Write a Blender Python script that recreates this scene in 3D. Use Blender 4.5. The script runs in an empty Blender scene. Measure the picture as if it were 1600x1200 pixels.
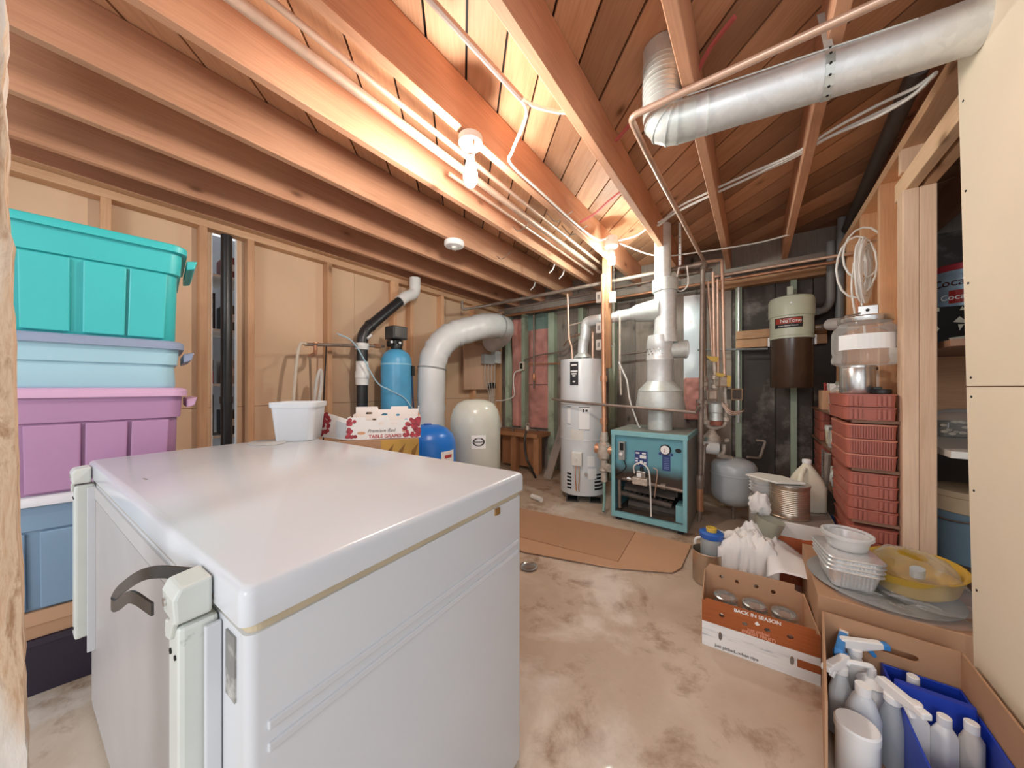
import bpy, bmesh, math, random
from math import sin, cos, pi, radians, atan2, sqrt
from mathutils import Vector, Matrix, noise
random.seed(7)
scene = bpy.context.scene
COL = scene.collection

# ------------------------------------------------------------------ camera, world, exposure
F_PX, Y_HOR, H_CAM, YAW = 515.0, 605.0, 1.12, radians(36.4)
cam_d = bpy.data.cameras.new('camera'); cam = bpy.data.objects.new('camera', cam_d); COL.objects.link(cam)
cam.location = (0, 0, H_CAM); cam.rotation_euler = (pi/2, 0, YAW)
cam_d.sensor_width = 36.0; cam_d.lens = 36.0*F_PX/1600.0
cam_d.shift_y = (Y_HOR-600)/1600.0; cam_d.clip_start = 0.02
scene.camera = cam
world = bpy.data.worlds.new('world'); scene.world = world; world.use_nodes = True
WORLD_COL, WORLD_STR = (0.93, 0.96, 1.0, 1), 0.9
world.node_tree.nodes['Background'].inputs[0].default_value = WORLD_COL
world.node_tree.nodes['Background'].inputs[1].default_value = WORLD_STR
BULB_E, CFL_E, FILL_W = 420.0, 480.0, 100.0
vs = scene.view_settings
vs.view_transform = 'Standard'; vs.look = 'None'; vs.gamma = 1.0; vs.exposure = 0.48; vs.use_curve_mapping = False

def at(px, py, t):
    """room position of something measured at that spot of the photograph, t metres in front of the camera"""
    a = (px-800)/F_PX; b = (Y_HOR-py)/F_PX; c, s = cos(YAW), sin(YAW)
    return Vector(((a*c-s)*t, (a*s+c)*t, H_CAM+b*t))
def atz(px, py, z):
    return at(px, py, (z-H_CAM)*F_PX/(Y_HOR-py))
def aty(px, py, Y):
    a = (px-800)/F_PX; return at(px, py, Y/(a*sin(YAW)+cos(YAW)))
def atx(px, py, X):
    a = (px-800)/F_PX; return at(px, py, X/(a*cos(YAW)-sin(YAW)))

# ------------------------------------------------------------------ materials
def lin(h):
    if isinstance(h, str):
        h = h.lstrip('#'); h = [int(h[i:i+2], 16)/255 for i in (0, 2, 4)]
    return tuple((c/12.92 if c <= .04045 else ((c+.055)/1.055)**2.4) for c in h)
class NT:
    def __init__(s, name):
        s.m = bpy.data.materials.new(name); s.m.use_nodes = True
        s.t = s.m.node_tree; s.b = s.t.nodes['Principled BSDF']; s.tc = None
    def n(s, typ, **kw):
        o = s.t.nodes.new(typ)
        for k, v in kw.items(): setattr(o, k, v)
        return o
    def l(s, a, b): s.t.links.new(a, b)
    def coord(s, scale=(1, 1, 1), rnd=True, rot=(0, 0, 0)):
        tc = s.n('ShaderNodeTexCoord'); mp = s.n('ShaderNodeMapping')
        mp.inputs['Scale'].default_value = scale; mp.inputs['Rotation'].default_value = rot
        s.l(tc.outputs['Object'], mp.inputs['Vector'])
        if rnd:
            oi = s.n('ShaderNodeObjectInfo'); mu = s.n('ShaderNodeMath', operation='MULTIPLY'); mu.inputs[1].default_value = 37.0
            s.l(oi.outputs['Random'], mu.inputs[0]); cb = s.n('ShaderNodeCombineXYZ')
            for i in range(3): s.l(mu.outputs[0], cb.inputs[i])
            s.l(cb.outputs[0], mp.inputs['Location'])
        return mp.outputs['Vector']
    def noise(s, vec, scale, detail=4, rough=.55, dist=0):
        o = s.n('ShaderNodeTexNoise'); o.inputs['Scale'].default_value = scale; o.inputs['Detail'].default_value = detail
        o.inputs['Roughness'].default_value = rough; o.inputs['Distortion'].default_value = dist
        s.l(vec, o.inputs['Vector']); return o.outputs['Fac']
    def ramp(s, fac, stops):
        o = s.n('ShaderNodeValToRGB'); e = o.color_ramp.elements
        while len(e) < len(stops): e.new(.5)
        for k, (p, c) in zip(e, stops): k.position = p; k.color = (*c[:3], 1)
        s.l(fac, o.inputs['Fac']); return o.outputs['Color']
    def mix(s, fac, a, b, mode='MIX'):
        o = s.n('ShaderNodeMix', data_type='RGBA', blend_type=mode)
        for sock, v in ((o.inputs[0], fac), (o.inputs[6], a), (o.inputs[7], b)):
            if isinstance(v, (int, float)): sock.default_value = v
            elif isinstance(v, tuple): sock.default_value = (*v[:3], 1)
            else: s.l(v, sock)
        return o.outputs[2]
    def bump(s, fac, strength=.3, dist=.004):
        o = s.n('ShaderNodeBump'); o.inputs['Strength'].default_value = strength; o.inputs['Distance'].default_value = dist
        s.l(fac, o.inputs['Height']); s.l(o.outputs['Normal'], s.b.inputs['Normal'])
    def fin(s, color=None, rough=.5, metal=0.0, spec=.5):
        if color is not None:
            if isinstance(color, tuple): s.b.inputs['Base Color'].default_value = (*color[:3], 1)
            else: s.l(color, s.b.inputs['Base Color'])
        s.b.inputs['Roughness'].default_value = rough; s.b.inputs['Metallic'].default_value = metal
        s.b.inputs['Specular IOR Level'].default_value = spec
        return s.m
_mc = {}
def sc(c, k): return tuple(min(1, max(0, x*k)) for x in c)
def plain(name, col, rough=.5, metal=0.0, var=.12, scale=9.0, bump=0.0, dirt=None, spec=.5):
    """painted / plastic / metal surface with gentle mottling and optional stains"""
    if name in _mc: return _mc[name]
    c = lin(col); m = NT(name); v = m.coord()
    k = m.ramp(m.noise(v, scale, 5), [(.3, sc(c, 1-var)), (.7, sc(c, 1+var*.5))])
    if dirt:
        d = m.ramp(m.noise(v, dirt[1], 6, .65), [(dirt[2], (0, 0, 0)), (dirt[2]+.12, (1, 1, 1))])
        k = m.mix(d, k, lin(dirt[0]))
    if bump: m.bump(m.noise(v, scale*6, 3), bump)
    _mc[name] = m.fin(k, rough, metal, spec); return _mc[name]
def wood(name, c0, c1, axis=1, knots=True, flat=None, rough=.6, dark=None, grain=1.0, tone=.18):
    if name in _mc: return _mc[name]
    a, b = lin(c0), lin(c1); m = NT(name)
    s1 = [7.0*grain]*3; s1[axis] = .55
    v = m.coord(tuple(s1)); g = m.noise(v, 3.0, 6, .6, .8)
    k = m.ramp(g, [(.25, a), (.5, b), (.62, sc(b, 1.06)), (.8, a)])
    s3 = [26.0*grain]*3; s3[axis] = 1.0
    k = m.mix(.35, k, m.ramp(m.noise(m.coord(tuple(s3)), 6, 3), [(.35, sc(a, .75)), (.6, sc(b, 1.05))]))
    k = m.mix(.5, k, m.ramp(m.noise(m.coord(), 1.6, 2), [(.3, sc(a, .85)), (.7, sc(b, 1.1))]))
    if knots:
        s2 = [5.5]*3; s2[axis] = 2.6
        if flat is not None: s2[flat] = .01
        vo = m.n('ShaderNodeTexVoronoi'); vo.inputs['Scale'].default_value = 1.0
        m.l(m.coord(tuple(s2)), vo.inputs['Vector'])
        kn = m.ramp(vo.outputs['Distance'], [(.05, (1, 1, 1)), (.12, (0, 0, 0))])
        k = m.mix(kn, k, sc(a, .42))
        ring = m.ramp(vo.outputs['Distance'], [(.1, (.35, .35, .35)), (.22, (0, 0, 0))])
        k = m.mix(ring, k, sc(a, .7))
    if dark:
        d = m.ramp(m.noise(m.coord(), dark[1], 5, .6), [(dark[2], (0, 0, 0)), (dark[2]+.2, (1, 1, 1))])
        k = m.mix(d, k, lin(dark[0]))
    oi = m.n('ShaderNodeObjectInfo'); tr_ = m.ramp(oi.outputs['Random'], [(0, (1-tone,)*3), (1, (1+tone*.25,)*3)])
    k = m.mix(1.0, k, tr_, 'MULTIPLY')
    m.bump(g, .12, .003)
    _mc[name] = m.fin(k, rough, 0, .3); return _mc[name]
def metal_sheet(name, col, rough=.35, metal=.85, scale=45):
    if name in _mc: return _mc[name]
    c = lin(col); m = NT(name); vo = m.n('ShaderNodeTexVoronoi'); vo.inputs['Scale'].default_value = scale
    v = m.coord(); m.l(v, vo.inputs['Vector'])
    k = m.mix(.5, m.ramp(vo.outputs['Color'], [(.2, sc(c, .9)), (.8, sc(c, 1.06))]), m.ramp(m.noise(v, 6, 5), [(.3, sc(c, .84)), (.7, sc(c, 1.08))]))
    _mc[name] = m.fin(k, rough, metal); return _mc[name]
def glassy(name, col=(.9, .93, .92), alpha=.10, rough=.06):
    if name in _mc: return _mc[name]
    m = NT(name); m.b.inputs['Alpha'].default_value = alpha
    f = m.n('ShaderNodeFresnel'); f.inputs['IOR'].default_value = 1.45
    mr = m.n('ShaderNodeMapRange'); mr.inputs['From Max'].default_value = .6; mr.inputs['To Min'].default_value = alpha; mr.inputs['To Max'].default_value = min(1, alpha+.5)
    m.l(f.outputs[0], mr.inputs['Value']); m.l(mr.outputs[0], m.b.inputs['Alpha'])
    k = m.ramp(m.noise(m.coord(), 5, 4), [(.3, sc(col, .9)), (.7, col)])
    _mc[name] = m.fin(k, rough, 0, .8); return _mc[name]
def translucent(name, col, rough=.4, trans=.5):
    if name in _mc: return _mc[name]
    m = NT(name); c = lin(col)
    m.b.inputs['Transmission Weight'].default_value = trans; m.b.inputs['IOR'].default_value = 1.15
    k = m.ramp(m.noise(m.coord(), 6, 4), [(.3, sc(c, .93)), (.7, c)])
    _mc[name] = m.fin(k, rough); return _mc[name]
def emit(name, col, strength):
    m = NT(name); m.b.inputs['Emission Color'].default_value = (*lin(col), 1); m.b.inputs['Emission Strength'].default_value = strength
    return m.fin(lin(col), .4)

W_JOIST = wood('joist_wood', 'b98060', 'dba684', 1, flat=0)
W_DECK = wood('deck_board_wood', 'b98059', 'e0ae88', 1, grain=.7, tone=.5, flat=2)
W_STUD = wood('stud_wood', 'c6916a', 'e2b48c', 2, flat=0)
W_POST = wood('pale_post_wood', 'd8ae8c', 'f0d0b2', 2, flat=1)
W_PLATEY = wood('plate_wood', 'c9976f', 'e4ba94', 1)
W_X = wood('cross_wood', 'bd8a63', 'dbab82', 0)
W_GREEN = wood('green_tinted_old_wood', '93a58f', 'bccab2', 2, knots=False, dark=('5a4f45', 2.2, .56))
W_OLD = wood('weathered_grey_plank', '776c64', 'a89a8e', 2, flat=1, dark=('463c36', 2.6, .58))
W_SHELF = wood('dark_shelf_wood', '6e503c', '94705a', 1, knots=False)
W_BROWN = wood('brown_block_wood', '9a6a4a', 'b98660', 2)
PANEL = plain('beige_hardboard', 'dcbb9a', .75, var=.06, scale=2.2)
PANEL2 = plain('cream_wallboard', 'eee0c8', .8, var=.05, scale=1.6)
WHITE_EN = plain('white_enamel', 'd3d6da', .22, var=.02, scale=3, spec=.5)
WHITE = plain('white_plastic', 'eeecea', .4, var=.03)
OFFWHITE = plain('off_white_paint', 'dcdad2', .45, var=.05)
BLACK = plain('black_plastic', '17181a', .4, var=.2)
DARK = plain('dark_recess', '1c1816', .8, var=.3)
GALV = metal_sheet('galvanised_steel', 'e3e6e6', .38, .35)
GALV_D = metal_sheet('dull_galvanised_steel', 'd3d8d4', .42, .35)
FOIL = metal_sheet('aluminium_foil', 'eeeeee', .28, .6, 80)
STEEL = metal_sheet('steel', 'cfccc8', .25, .9, 20)
TIN = metal_sheet('tin_can', 'cbb9a6', .28, .85, 16)
IRON = plain('black_iron_pipe', '8f7f74', .45, .35, .25, 14)
COPPER = plain('copper_pipe', 'd39b78', .35, .55, .2, 10, dirt=('8a6a58', 7, .6))
COPPER_W = plain('pale_solder_copper', 'dcb9a2', .35, .45, .2, 9)
VALVE = plain('corroded_valve', 'c9bcae', .5, .25, .25, 30, .3, dirt=('7f9a90', 18, .6))
BRASS = plain('brass', 'b8925a', .35, .7)
CARD = plain('brown_cardboard', 'b58c6c', .85, var=.06, scale=4)
CARD2 = plain('tan_cardboard', 'c49a79', .85, var=.07, scale=3)
PVC_W = plain('white_pvc', 'e8e6e2', .35, var=.04, dirt=('8d8a86', 14, .66))
ABS = plain('black_abs', '2b2b2d', .35, var=.2)
PVC_G = plain('grey_pvc', '8d8f8f', .4, var=.08)
WRAP = plain('grey_insulation_wrap', 'd3d3d2', .35, var=.07, scale=5, bump=.12)
CABLE_W = plain('white_cable', 'e8e5df', .4, var=.04)
CABLE_R = plain('red_cable', 'c0605a', .45)
PINK = plain('pink_insulation', 'd99a8f', .95, var=.3, scale=3, bump=.5)
BLUE_T = plain('blue_plastic', '1f74d2', .3, var=.12, scale=2.5)
PAPER = plain('white_paper', 'eeeeec', .6, var=.03)
TEXTK = plain('black_print', '26262a', .6)
TEXTR = plain('red_print', 'b5403f', .6)
GLASS = glassy('clear_glass')
PLASTIC_F = glassy('clear_plastic_film', (.95, .95, .94), .08, .12)

# ------------------------------------------------------------------ mesh helpers
def fillet(pts, rad, n=5):
    pts = [Vector(p) for p in pts]; out = [pts[0]]
    for i in range(1, len(pts)-1):
        p, a, b = pts[i], pts[i-1]-pts[i], pts[i+1]-pts[i]
        r = min(rad, a.length*.48, b.length*.48); p0 = p+a.normalized()*r; p1 = p+b.normalized()*r
        for k in range(n+1):
            u = k/n; out.append(p0*(1-u)**2+p*2*u*(1-u)+p1*u*u)
    out.append(pts[-1]); return out
def spline(pts, n=8):
    P = [Vector(p) for p in pts]; P = [P[0]*2-P[1]]+P+[P[-1]*2-P[-2]]; out = []
    for i in range(1, len(P)-2):
        a, b, c, d = P[i-1:i+3]
        for k in range(n):
            t = k/n; out.append(.5*((2*b)+(c-a)*t+(2*a-5*b+4*c-d)*t*t+(3*b-a-3*c+d)*t**3))
    out.append(P[-2]); return out
def strip(w, z0, z1, off, n=8):
    mb = MB()
    for k in range(n): mb.box(-w/2+w*k/n, 0, z0, -w/2+w*(k+1)/n, off, z1)
    return mb
def rrect(w, d, r, n=4):
    r = min(r, w/2-1e-4, d/2-1e-4); out = []
    for cx, cy, a0 in ((w/2-r, d/2-r, 0), (-w/2+r, d/2-r, pi/2), (-w/2+r, -d/2+r, pi), (w/2-r, -d/2+r, 1.5*pi)):
        for k in range(n+1):
            a = a0+k*pi/2/n; out.append((cx+r*cos(a), cy+r*sin(a)))
    return out
def circ(r, n=24, sx=1, sy=1): return [(r*sx*cos(2*pi*k/n), r*sy*sin(2*pi*k/n)) for k in range(n)]
class MB:
    def __init__(s): s.v = []; s.f = []
    def add(s, vs_, fs, M=None):
        o = len(s.v); s.v += [(M @ Vector(p) if M else Vector(p)) for p in vs_]; s.f += [tuple(o+i for i in f) for f in fs]; return s
    def box(s, x0, y0, z0, x1, y1, z1, M=None):
        v = [(x, y, z) for x in (x0, x1) for y in (y0, y1) for z in (z0, z1)]
        return s.add(v, [(0, 1, 3, 2), (4, 6, 7, 5), (0, 4, 5, 1), (2, 3, 7, 6), (0, 2, 6, 4), (1, 5, 7, 3)], M)
    def cbox(s, c, d, M=None): return s.box(c[0]-d[0]/2, c[1]-d[1]/2, c[2]-d[2]/2, c[0]+d[0]/2, c[1]+d[1]/2, c[2]+d[2]/2, M)
    def loft(s, rings, cap0=True, cap1=True, M=None, closed=True):
        n = len(rings[0]); v = [p for r in rings for p in r]; f = []
        for i in range(len(rings)-1):
            for k in range(n if closed else n-1):
                a = i*n+k; b = i*n+(k+1) % n; f.append((a, b, b+n, a+n))
        if cap0: f.append(tuple(range(n-1, -1, -1)))
        if cap1: f.append(tuple((len(rings)-1)*n+k for k in range(n)))
        return s.add(v, f, M)
    def lathe(s, prof, c=(0, 0, 0), n=24, M=None, cap=True):
        c = Vector(c); rings = [[(c.x+max(r, 1e-4)*cos(2*pi*k/n), c.y+max(r, 1e-4)*sin(2*pi*k/n), c.z+z) for k in range(n)] for r, z in prof]
        return s.loft(rings, cap, cap, M)
    def rl(s, secs, M=None, cap0=True, cap1=True, n=4):
        """loft of rounded rectangles (z, w, d, r[, cx, cy])"""
        R = []
        for q in secs:
            z, w, d, r = q[:4]; cx, cy = (q[4], q[5]) if len(q) > 4 else (0, 0)
            R.append([(x+cx, y+cy, z) for x, y in rrect(w, d, r, n)])
        return s.loft(R, cap0, cap1, M)
    def tube(s, pts, r, n=8, cap=True):
        P = [Vector(p) for p in pts]; rr = r if isinstance(r, (list, tuple)) else [r]*len(P); rings = []; N = None
        for i, p in enumerate(P):
            t = (P[min(i+1, len(P)-1)]-P[max(i-1, 0)])
            t = t.normalized() if t.length > 1e-9 else Vector((0, 0, 1))
            if N is None:
                h = Vector((0, 0, 1)) if abs(t.z) < .9 else Vector((1, 0, 0)); N = t.cross(h).normalized()
            else:
                N = N-t*N.dot(t); N = N.normalized() if N.length > 1e-6 else t.orthogonal().normalized()
            B = t.cross(N); rings.append([p+(N*cos(2*pi*k/n)+B*sin(2*pi*k/n))*rr[i] for k in range(n)])
        return s.loft(rings, cap, cap)
    def cyl(s, a, b, r0, r1=None, n=16): return s.tube([a, b], [r0, r0 if r1 is None else r1], n)
    def prism(s, pts, vec):
        vec = Vector(vec); A = [Vector(p) for p in pts]; return s.loft([A, [p+vec for p in A]])
    def grid(s, fn, nu, nv, M=None, thick=0):
        v = [fn(i/nu, j/nv) for i in range(nu+1) for j in range(nv+1)]
        f = [(i*(nv+1)+j, (i+1)*(nv+1)+j, (i+1)*(nv+1)+j+1, i*(nv+1)+j+1) for i in range(nu) for j in range(nv)]
        return s.add(v, f, M)
    def mesh(s, me, M=None):
        return s.add([v.co.copy() for v in me.vertices], [tuple(p.vertices) for p in me.polygons], M)
    def warp(s, fn): s.v = [Vector(fn(p)) for p in s.v]; return s
def mat4(loc, rz=0, rx=0, ry=0):
    return Matrix.Translation(Vector(loc)) @ Matrix.Rotation(rz, 4, 'Z') @ Matrix.Rotation(ry, 4, 'Y') @ Matrix.Rotation(rx, 4, 'X')
def axes(o, x, y):
    """frame with local x, y mapped to the given directions"""
    x = Vector(x).normalized(); y = Vector(y).normalized(); z = x.cross(y)
    return Matrix(((x.x, y.x, z.x, o[0]), (x.y, y.y, z.y, o[1]), (x.z, y.z, z.z, o[2]), (0, 0, 0, 1)))
def curve_mesh(cu):
    ob = bpy.data.objects.new('tmp', cu); COL.objects.link(ob); bpy.context.view_layer.update()
    me = bpy.data.meshes.new_from_object(ob.evaluated_get(bpy.context.evaluated_depsgraph_get()))
    bpy.data.objects.remove(ob); bpy.data.curves.remove(cu); return me
def sheet(outline, holes=(), thick=.004):
    """flat board with true cut-outs, in its local xy plane"""
    cu = bpy.data.curves.new('c', 'CURVE'); cu.dimensions = '2D'; cu.fill_mode = 'BOTH'; cu.extrude = thick/2
    for lp in [outline]+list(holes):
        sp = cu.splines.new('POLY'); sp.points.add(len(lp)-1); sp.use_cyclic_u = True
        for p, q in zip(sp.points, lp): p.co = (q[0], q[1], 0, 1)
    return curve_mesh(cu)
def text(body, size, thick=.0006, shear=0, bold=0, align='CENTER'):
    cu = bpy.data.curves.new('t', 'FONT'); cu.body = body; cu.size = size; cu.extrude = thick; cu.align_x = align; cu.align_y = 'CENTER'
    cu.shear = shear; cu.offset = bold; cu.resolution_u = 3; cu.space_character = .98
    return curve_mesh(cu)
def wrapz(mb, r, c, a0):
    """bend a flat x-z panel (y = outward offset) round a vertical cylinder"""
    c = Vector(c)
    return mb.warp(lambda p: (c.x+(r+p.y)*cos(a0+p.x/r), c.y+(r+p.y)*sin(a0+p.x/r), c.z+p.z))
XZ = Matrix(((1, 0, 0, 0), (0, 0, -1, 0), (0, 1, 0, 0), (0, 0, 0, 1)))     # text plane stood upright

LOC = {}
def link(ob): COL.objects.link(ob); return ob
def tagit(o, label, cat, group=None, kind=None):
    if label: o['label'] = label
    if cat: o['category'] = cat
    if group: o['group'] = group
    if kind: o['kind'] = kind
    return o
def mk(name, mb, m, smooth=False, bev=0.0, seg=2):
    me = bpy.data.meshes.new(name); me.from_pydata([tuple(v) for v in mb.v], [], mb.f); me.validate(); me.update()
    bm = bmesh.new(); bm.from_mesh(me); bmesh.ops.recalc_face_normals(bm, faces=bm.faces); bm.to_mesh(me); bm.free()
    me.materials.append(m)
    if smooth:
        me.shade_smooth(); me.set_sharp_from_angle(angle=radians(38 if smooth is True else smooth))
    ob = link(bpy.data.objects.new(name, me))
    if bev:
        b = ob.modifiers.new('bevel', 'BEVEL'); b.width = bev; b.segments = seg; b.limit_method = 'ANGLE'; b.angle_limit = radians(40)
    return ob
def thing(name, label, cat, loc=(0, 0, 0), rz=0.0, group=None, kind=None):
    o = link(bpy.data.objects.new(name, None)); o.empty_display_size = .05
    o.location = loc; o.rotation_euler = (0, 0, rz); LOC[o.name] = (Vector(loc), rz)
    return tagit(o, label, cat, group, kind)
def root_of(p): return LOC[p.name]
def part(name, mb, m, parent, world=False, smooth=False, bev=0.0, seg=2, label=None, kind=None):
    if world:
        l, rz = LOC[parent.name]; R = Matrix.Rotation(-rz, 3, 'Z'); mb.v = [R @ (Vector(v)-l) for v in mb.v]
    o = mk(name, mb, m, smooth, bev, seg); o.parent = parent; LOC[o.name] = LOC.get(parent.name, (Vector(), 0))
    if label: o['label'] = label
    if kind: o['kind'] = kind
    return o
def solo(name, mb, m, label, cat, group=None, smooth=False, bev=0.0, seg=2, kind=None):
    """a one-mesh thing given in room coordinates; origin at the middle of its foot"""
    xs, ys, zs = zip(*[tuple(v) for v in mb.v])
    l = Vector(((min(xs)+max(xs))/2, (min(ys)+max(ys))/2, min(zs)))
    mb.v = [Vector(v)-l for v in mb.v]; o = mk(name, mb, m, smooth, bev, seg); o.location = l; LOC[o.name] = (l, 0)
    return tagit(o, label, cat, group, kind)
def copy_part(src, parent=None, loc=None, rz=None, scale=None):
    c = src.copy(); link(c)
    if parent is not None: c.parent = parent
    if loc is not None: c.location = loc
    if rz is not None: c.rotation_euler = (0, 0, rz)
    if scale is not None: c.scale = scale
    return c
# ------------------------------------------------------------------ the setting
def concrete():
    m = NT('stained_concrete'); v = m.coord(rnd=False)
    a = m.ramp(m.noise(v, 1.3, 8, .6, .3), [(.3, lin('b09a86')), (.47, lin('c2ad98')), (.58, lin('cfbdaa')), (.75, lin('b9a28c'))])
    st = m.ramp(m.noise(v, 3.6, 9, .68, .3), [(.52, (0, 0, 0)), (.64, (.9, .9, .9))])
    a = m.mix(st, a, lin('93745a'))
    pt = m.ramp(m.noise(m.coord((1, 1, 1), False, (0, 0, .6)), 1.5, 8, .62, .4), [(.54, (0, 0, 0)), (.63, (.75, .75, .75))])
    a = m.mix(pt, a, lin('e2d8cd'))
    m.bump(m.noise(v, 30, 6), .25, .004); m.b.inputs['Coat Weight'].default_value = .1
    return m.fin(a, .48, 0, .45)
mb = MB().grid(lambda u, w: (-3.35+u*5.1, -2.2+w*6.4, .004*noise.noise(Vector((u*6, w*7, 0)))), 60, 70)
o = mk('floor', mb, concrete(), True); tagit(o, 'stained beige concrete basement floor', 'floor', kind='structure')

# ceiling: slab with diagonal deck boards and joists
DECK_Z, JB = 2.535, 2.3
ceil = mk('ceiling', MB().box(-3.35, -.5, DECK_Z+.02, 1.7, 4.1, DECK_Z+.06), DARK); tagit(ceil, 'open joist ceiling with diagonal plank subfloor', 'ceiling', kind='structure')
def clip(poly, x0, x1, y0, y1):
    for ax, lim, sg in ((0, x0, 1), (0, x1, -1), (1, y0, 1), (1, y1, -1)):
        out = []
        for i, p in enumerate(poly):
            q = poly[(i+1) % len(poly)]; a = sg*(p[ax]-lim); b = sg*(q[ax]-lim)
            if a >= 0: out.append(p)
            if a*b < 0:
                t = a/(a-b); out.append((p[0]+(q[0]-p[0])*t, p[1]+(q[1]-p[1])*t))
        poly = out
        if not poly: break
    return poly
k0 = .945-.23*21
for k in range(45):
    s0 = k0+.23*k+.007; s1 = s0+.216
    poly = clip([(-4, s0+4), (-4, s1+4), (4, s1-4), (4, s0-4)], -3.3, 1.6, -.45, 4.05)
    if len(poly) < 3: continue
    cx = sum(p[0] for p in poly)/len(poly); cy = sum(p[1] for p in poly)/len(poly)
    R = Matrix.Rotation(-pi/4, 2)        # board length along local y
    dz = random.uniform(0, .003)
    pts = []
    for p in poly:
        q = R @ Vector((p[0]-cx, p[1]-cy)); pts.append((q.x, q.y, 0))
    b = part('deck_board', MB().prism(pts, (0, 0, .02)), W_DECK, ceil)
    b.location = (cx, cy, DECK_Z+dz-.002); b.rotation_euler = (0, 0, pi/4)
JX = [-3.12, -2.82, -2.39, -1.97, -1.53, -1.09, -.64, -.21, .22, .68, 1.1]
j0 = None
for x in JX:
    if j0 is None:
        j0 = part('joist', MB().box(-.0215, -.45, 0, .0215, 4.0, .232), W_JOIST, ceil, bev=.003, seg=1); j = j0
    else: j = copy_part(j0, ceil)
    j.location = (x, 0, JB+random.uniform(-.003, .002))
rim = part('rim_joist', MB().box(-3.3, 4.0, JB-.04, 1.6, 4.05, DECK_Z), W_OLD, ceil)
# beam that carries the short end of the doubled joist
# left wall
wl = mk('wall_left', MB().box(-3.19, -.5, 2.245, -3.1, 4.0, 2.297), W_PLATEY, bev=.003); tagit(wl, 'open stud wall with beige hardboard behind', 'wall', kind='structure')
part('sole_plate', MB().box(-3.19, -.5, 0, -3.1, 4.0, .04), W_PLATEY, wl)
st0 = None
for y in (-.3, .145, .575, .845, 1.425, 2.10, 2.315, 2.77, 3.35, 3.93):
    if st0 is None: st0 = s_ = part('stud', MB().box(-.0445, -.021, .04, .0445, .021, 2.245), W_STUD, wl, bev=.002, seg=1)
    else: s_ = copy_part(st0, wl)
    s_.location = (-3.145, y, 0)
part('nailer_block', MB().box(-3.11, 2.04, 2.03, -3.085, 2.13, 2.24), W_STUD, wl)
for y0, y1 in ((-.5, .633), (.78, 1.70), (1.703, 2.9), (2.903, 4.0)):
    part('wall_panel', MB().box(-3.204, y0, .973, -3.192, y1, 2.3), PANEL, wl)
    part('wall_panel', MB().box(-3.204, y0, 0, -3.192, y1, .969), PANEL, wl)
for y0, y1 in ((-.5, .625), (.785, 4.0)): part('seam_light_block', MB().box(-3.222, y0, 0, -3.2055, y1, 2.3), W_BROWN, wl)  # unseen boards added behind the panels to stop light leaking through their seams
for y in (.633, .775): part('panel_edge', MB().box(-3.225, y, 0, -3.188, y+.006, 2.245), WHITE, wl)
part('ledge_strip', MB().box(-3.13, -.5, 2.2975, -3.03, 4.0, 2.2995), W_PLATEY, wl)
# the next room behind the gap
mk('wall_far_left', MB().box(-4.3, -.5, 0, -4.25, 2.4, 2.6), plain('dim_wall', '8f949a', .8)); tagit(bpy.data.objects['wall_far_left'], 'pale wall of the next room behind the gap', 'wall', kind='structure')
# back wall
SOOT = plain('sooty_board', '4f453f', .6, var=.35, scale=2.5, dirt=('857b73', 2.6, .56), spec=.4)
wb = mk('wall_back', MB().box(-3.35, 4.02, 0, 1.7, 4.1, DECK_Z), DARK); tagit(wb, 'dark sooty back wall with old planks and studs', 'wall', kind='structure')
x = -3.2
while x < 1.45:
    w = random.uniform(.24, .34); mm = W_OLD if x < -.32 else SOOT
    part('wall_plank', MB().box(x, 3.995+random.uniform(-.006, .004), 0, min(x+w-.006, 1.45), 4.018, 2.3), mm, wb); x += w
for x0, x1, z1 in ((-2.99, -2.93, 2.2), (-2.70, -2.64, 2.2), (-2.26, -2.17, 2.13), (-1.82, -1.75, 2.13), (-1.42, -1.35, 2.15)):
    part('old_stud', MB().box(x0, 3.885, 0, x1, 3.99, z1), W_GREEN, wb, bev=.003, seg=1)
for x0, x1, z1 in ((-.155, -.105, 2.1), (.262, .305, 2.1)):
    part('batten', MB().box(x0, 3.94, 0, x1, 3.99, z1), W_GREEN, wb)
part('wall_ledger', MB().box(-2.9, 3.86, 2.16, -.35, 3.99, 2.25), W_OLD, wb)
part('wall_ledger', MB().box(-.3, 3.9, 2.10, .62, 3.99, 2.17), W_X, wb)
part('wall_ledger', MB().box(-.3, 3.93, 2.24, .62, 3.99, 2.30), W_OLD, wb)
part('mounting_board', MB().box(-.15, 3.885, 1.50, .5, 3.935, 1.58), W_X, wb, bev=.003)
part('mounting_board', MB().box(-.15, 3.885, 1.585, .5, 3.935, 1.665), W_X, wb, bev=.003)
def batt(x0, x1, z0, z1, seed):
    def fn(u, w):
        e = min(u, 1-u)*6; e = min(1, e)
        return (x0+(x1-x0)*u, 3.985-.05*e-.035*noise.noise(Vector((u*2.5+seed, w*5, seed)))*e-.012*noise.noise(Vector((u*7, w*14, seed))), z0+(z1-z0)*w)
    return MB().grid(fn, 14, 30)
part('insulation_batt', batt(-2.93, -2.70, .55, 2.12, 1.0), PINK, wb, smooth=80)
part('insulation_batt', batt(-2.64, -2.26, 1.16, 1.93, 5.0), PINK, wb, smooth=80)
part('insulation_batt', batt(-2.64, -2.26, .55, 1.15, 9.0), PINK, wb, smooth=80)
part('insulation_batt', batt(-.62, -.40, .78, 1.22, 13.0), PINK, wb, smooth=80)
part('vapour_sheet', MB().box(-2.64, 3.97, 1.93, -2.26, 3.98, 2.15), plain('teal_sheet', '7f9a90', .6), wb)
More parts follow.
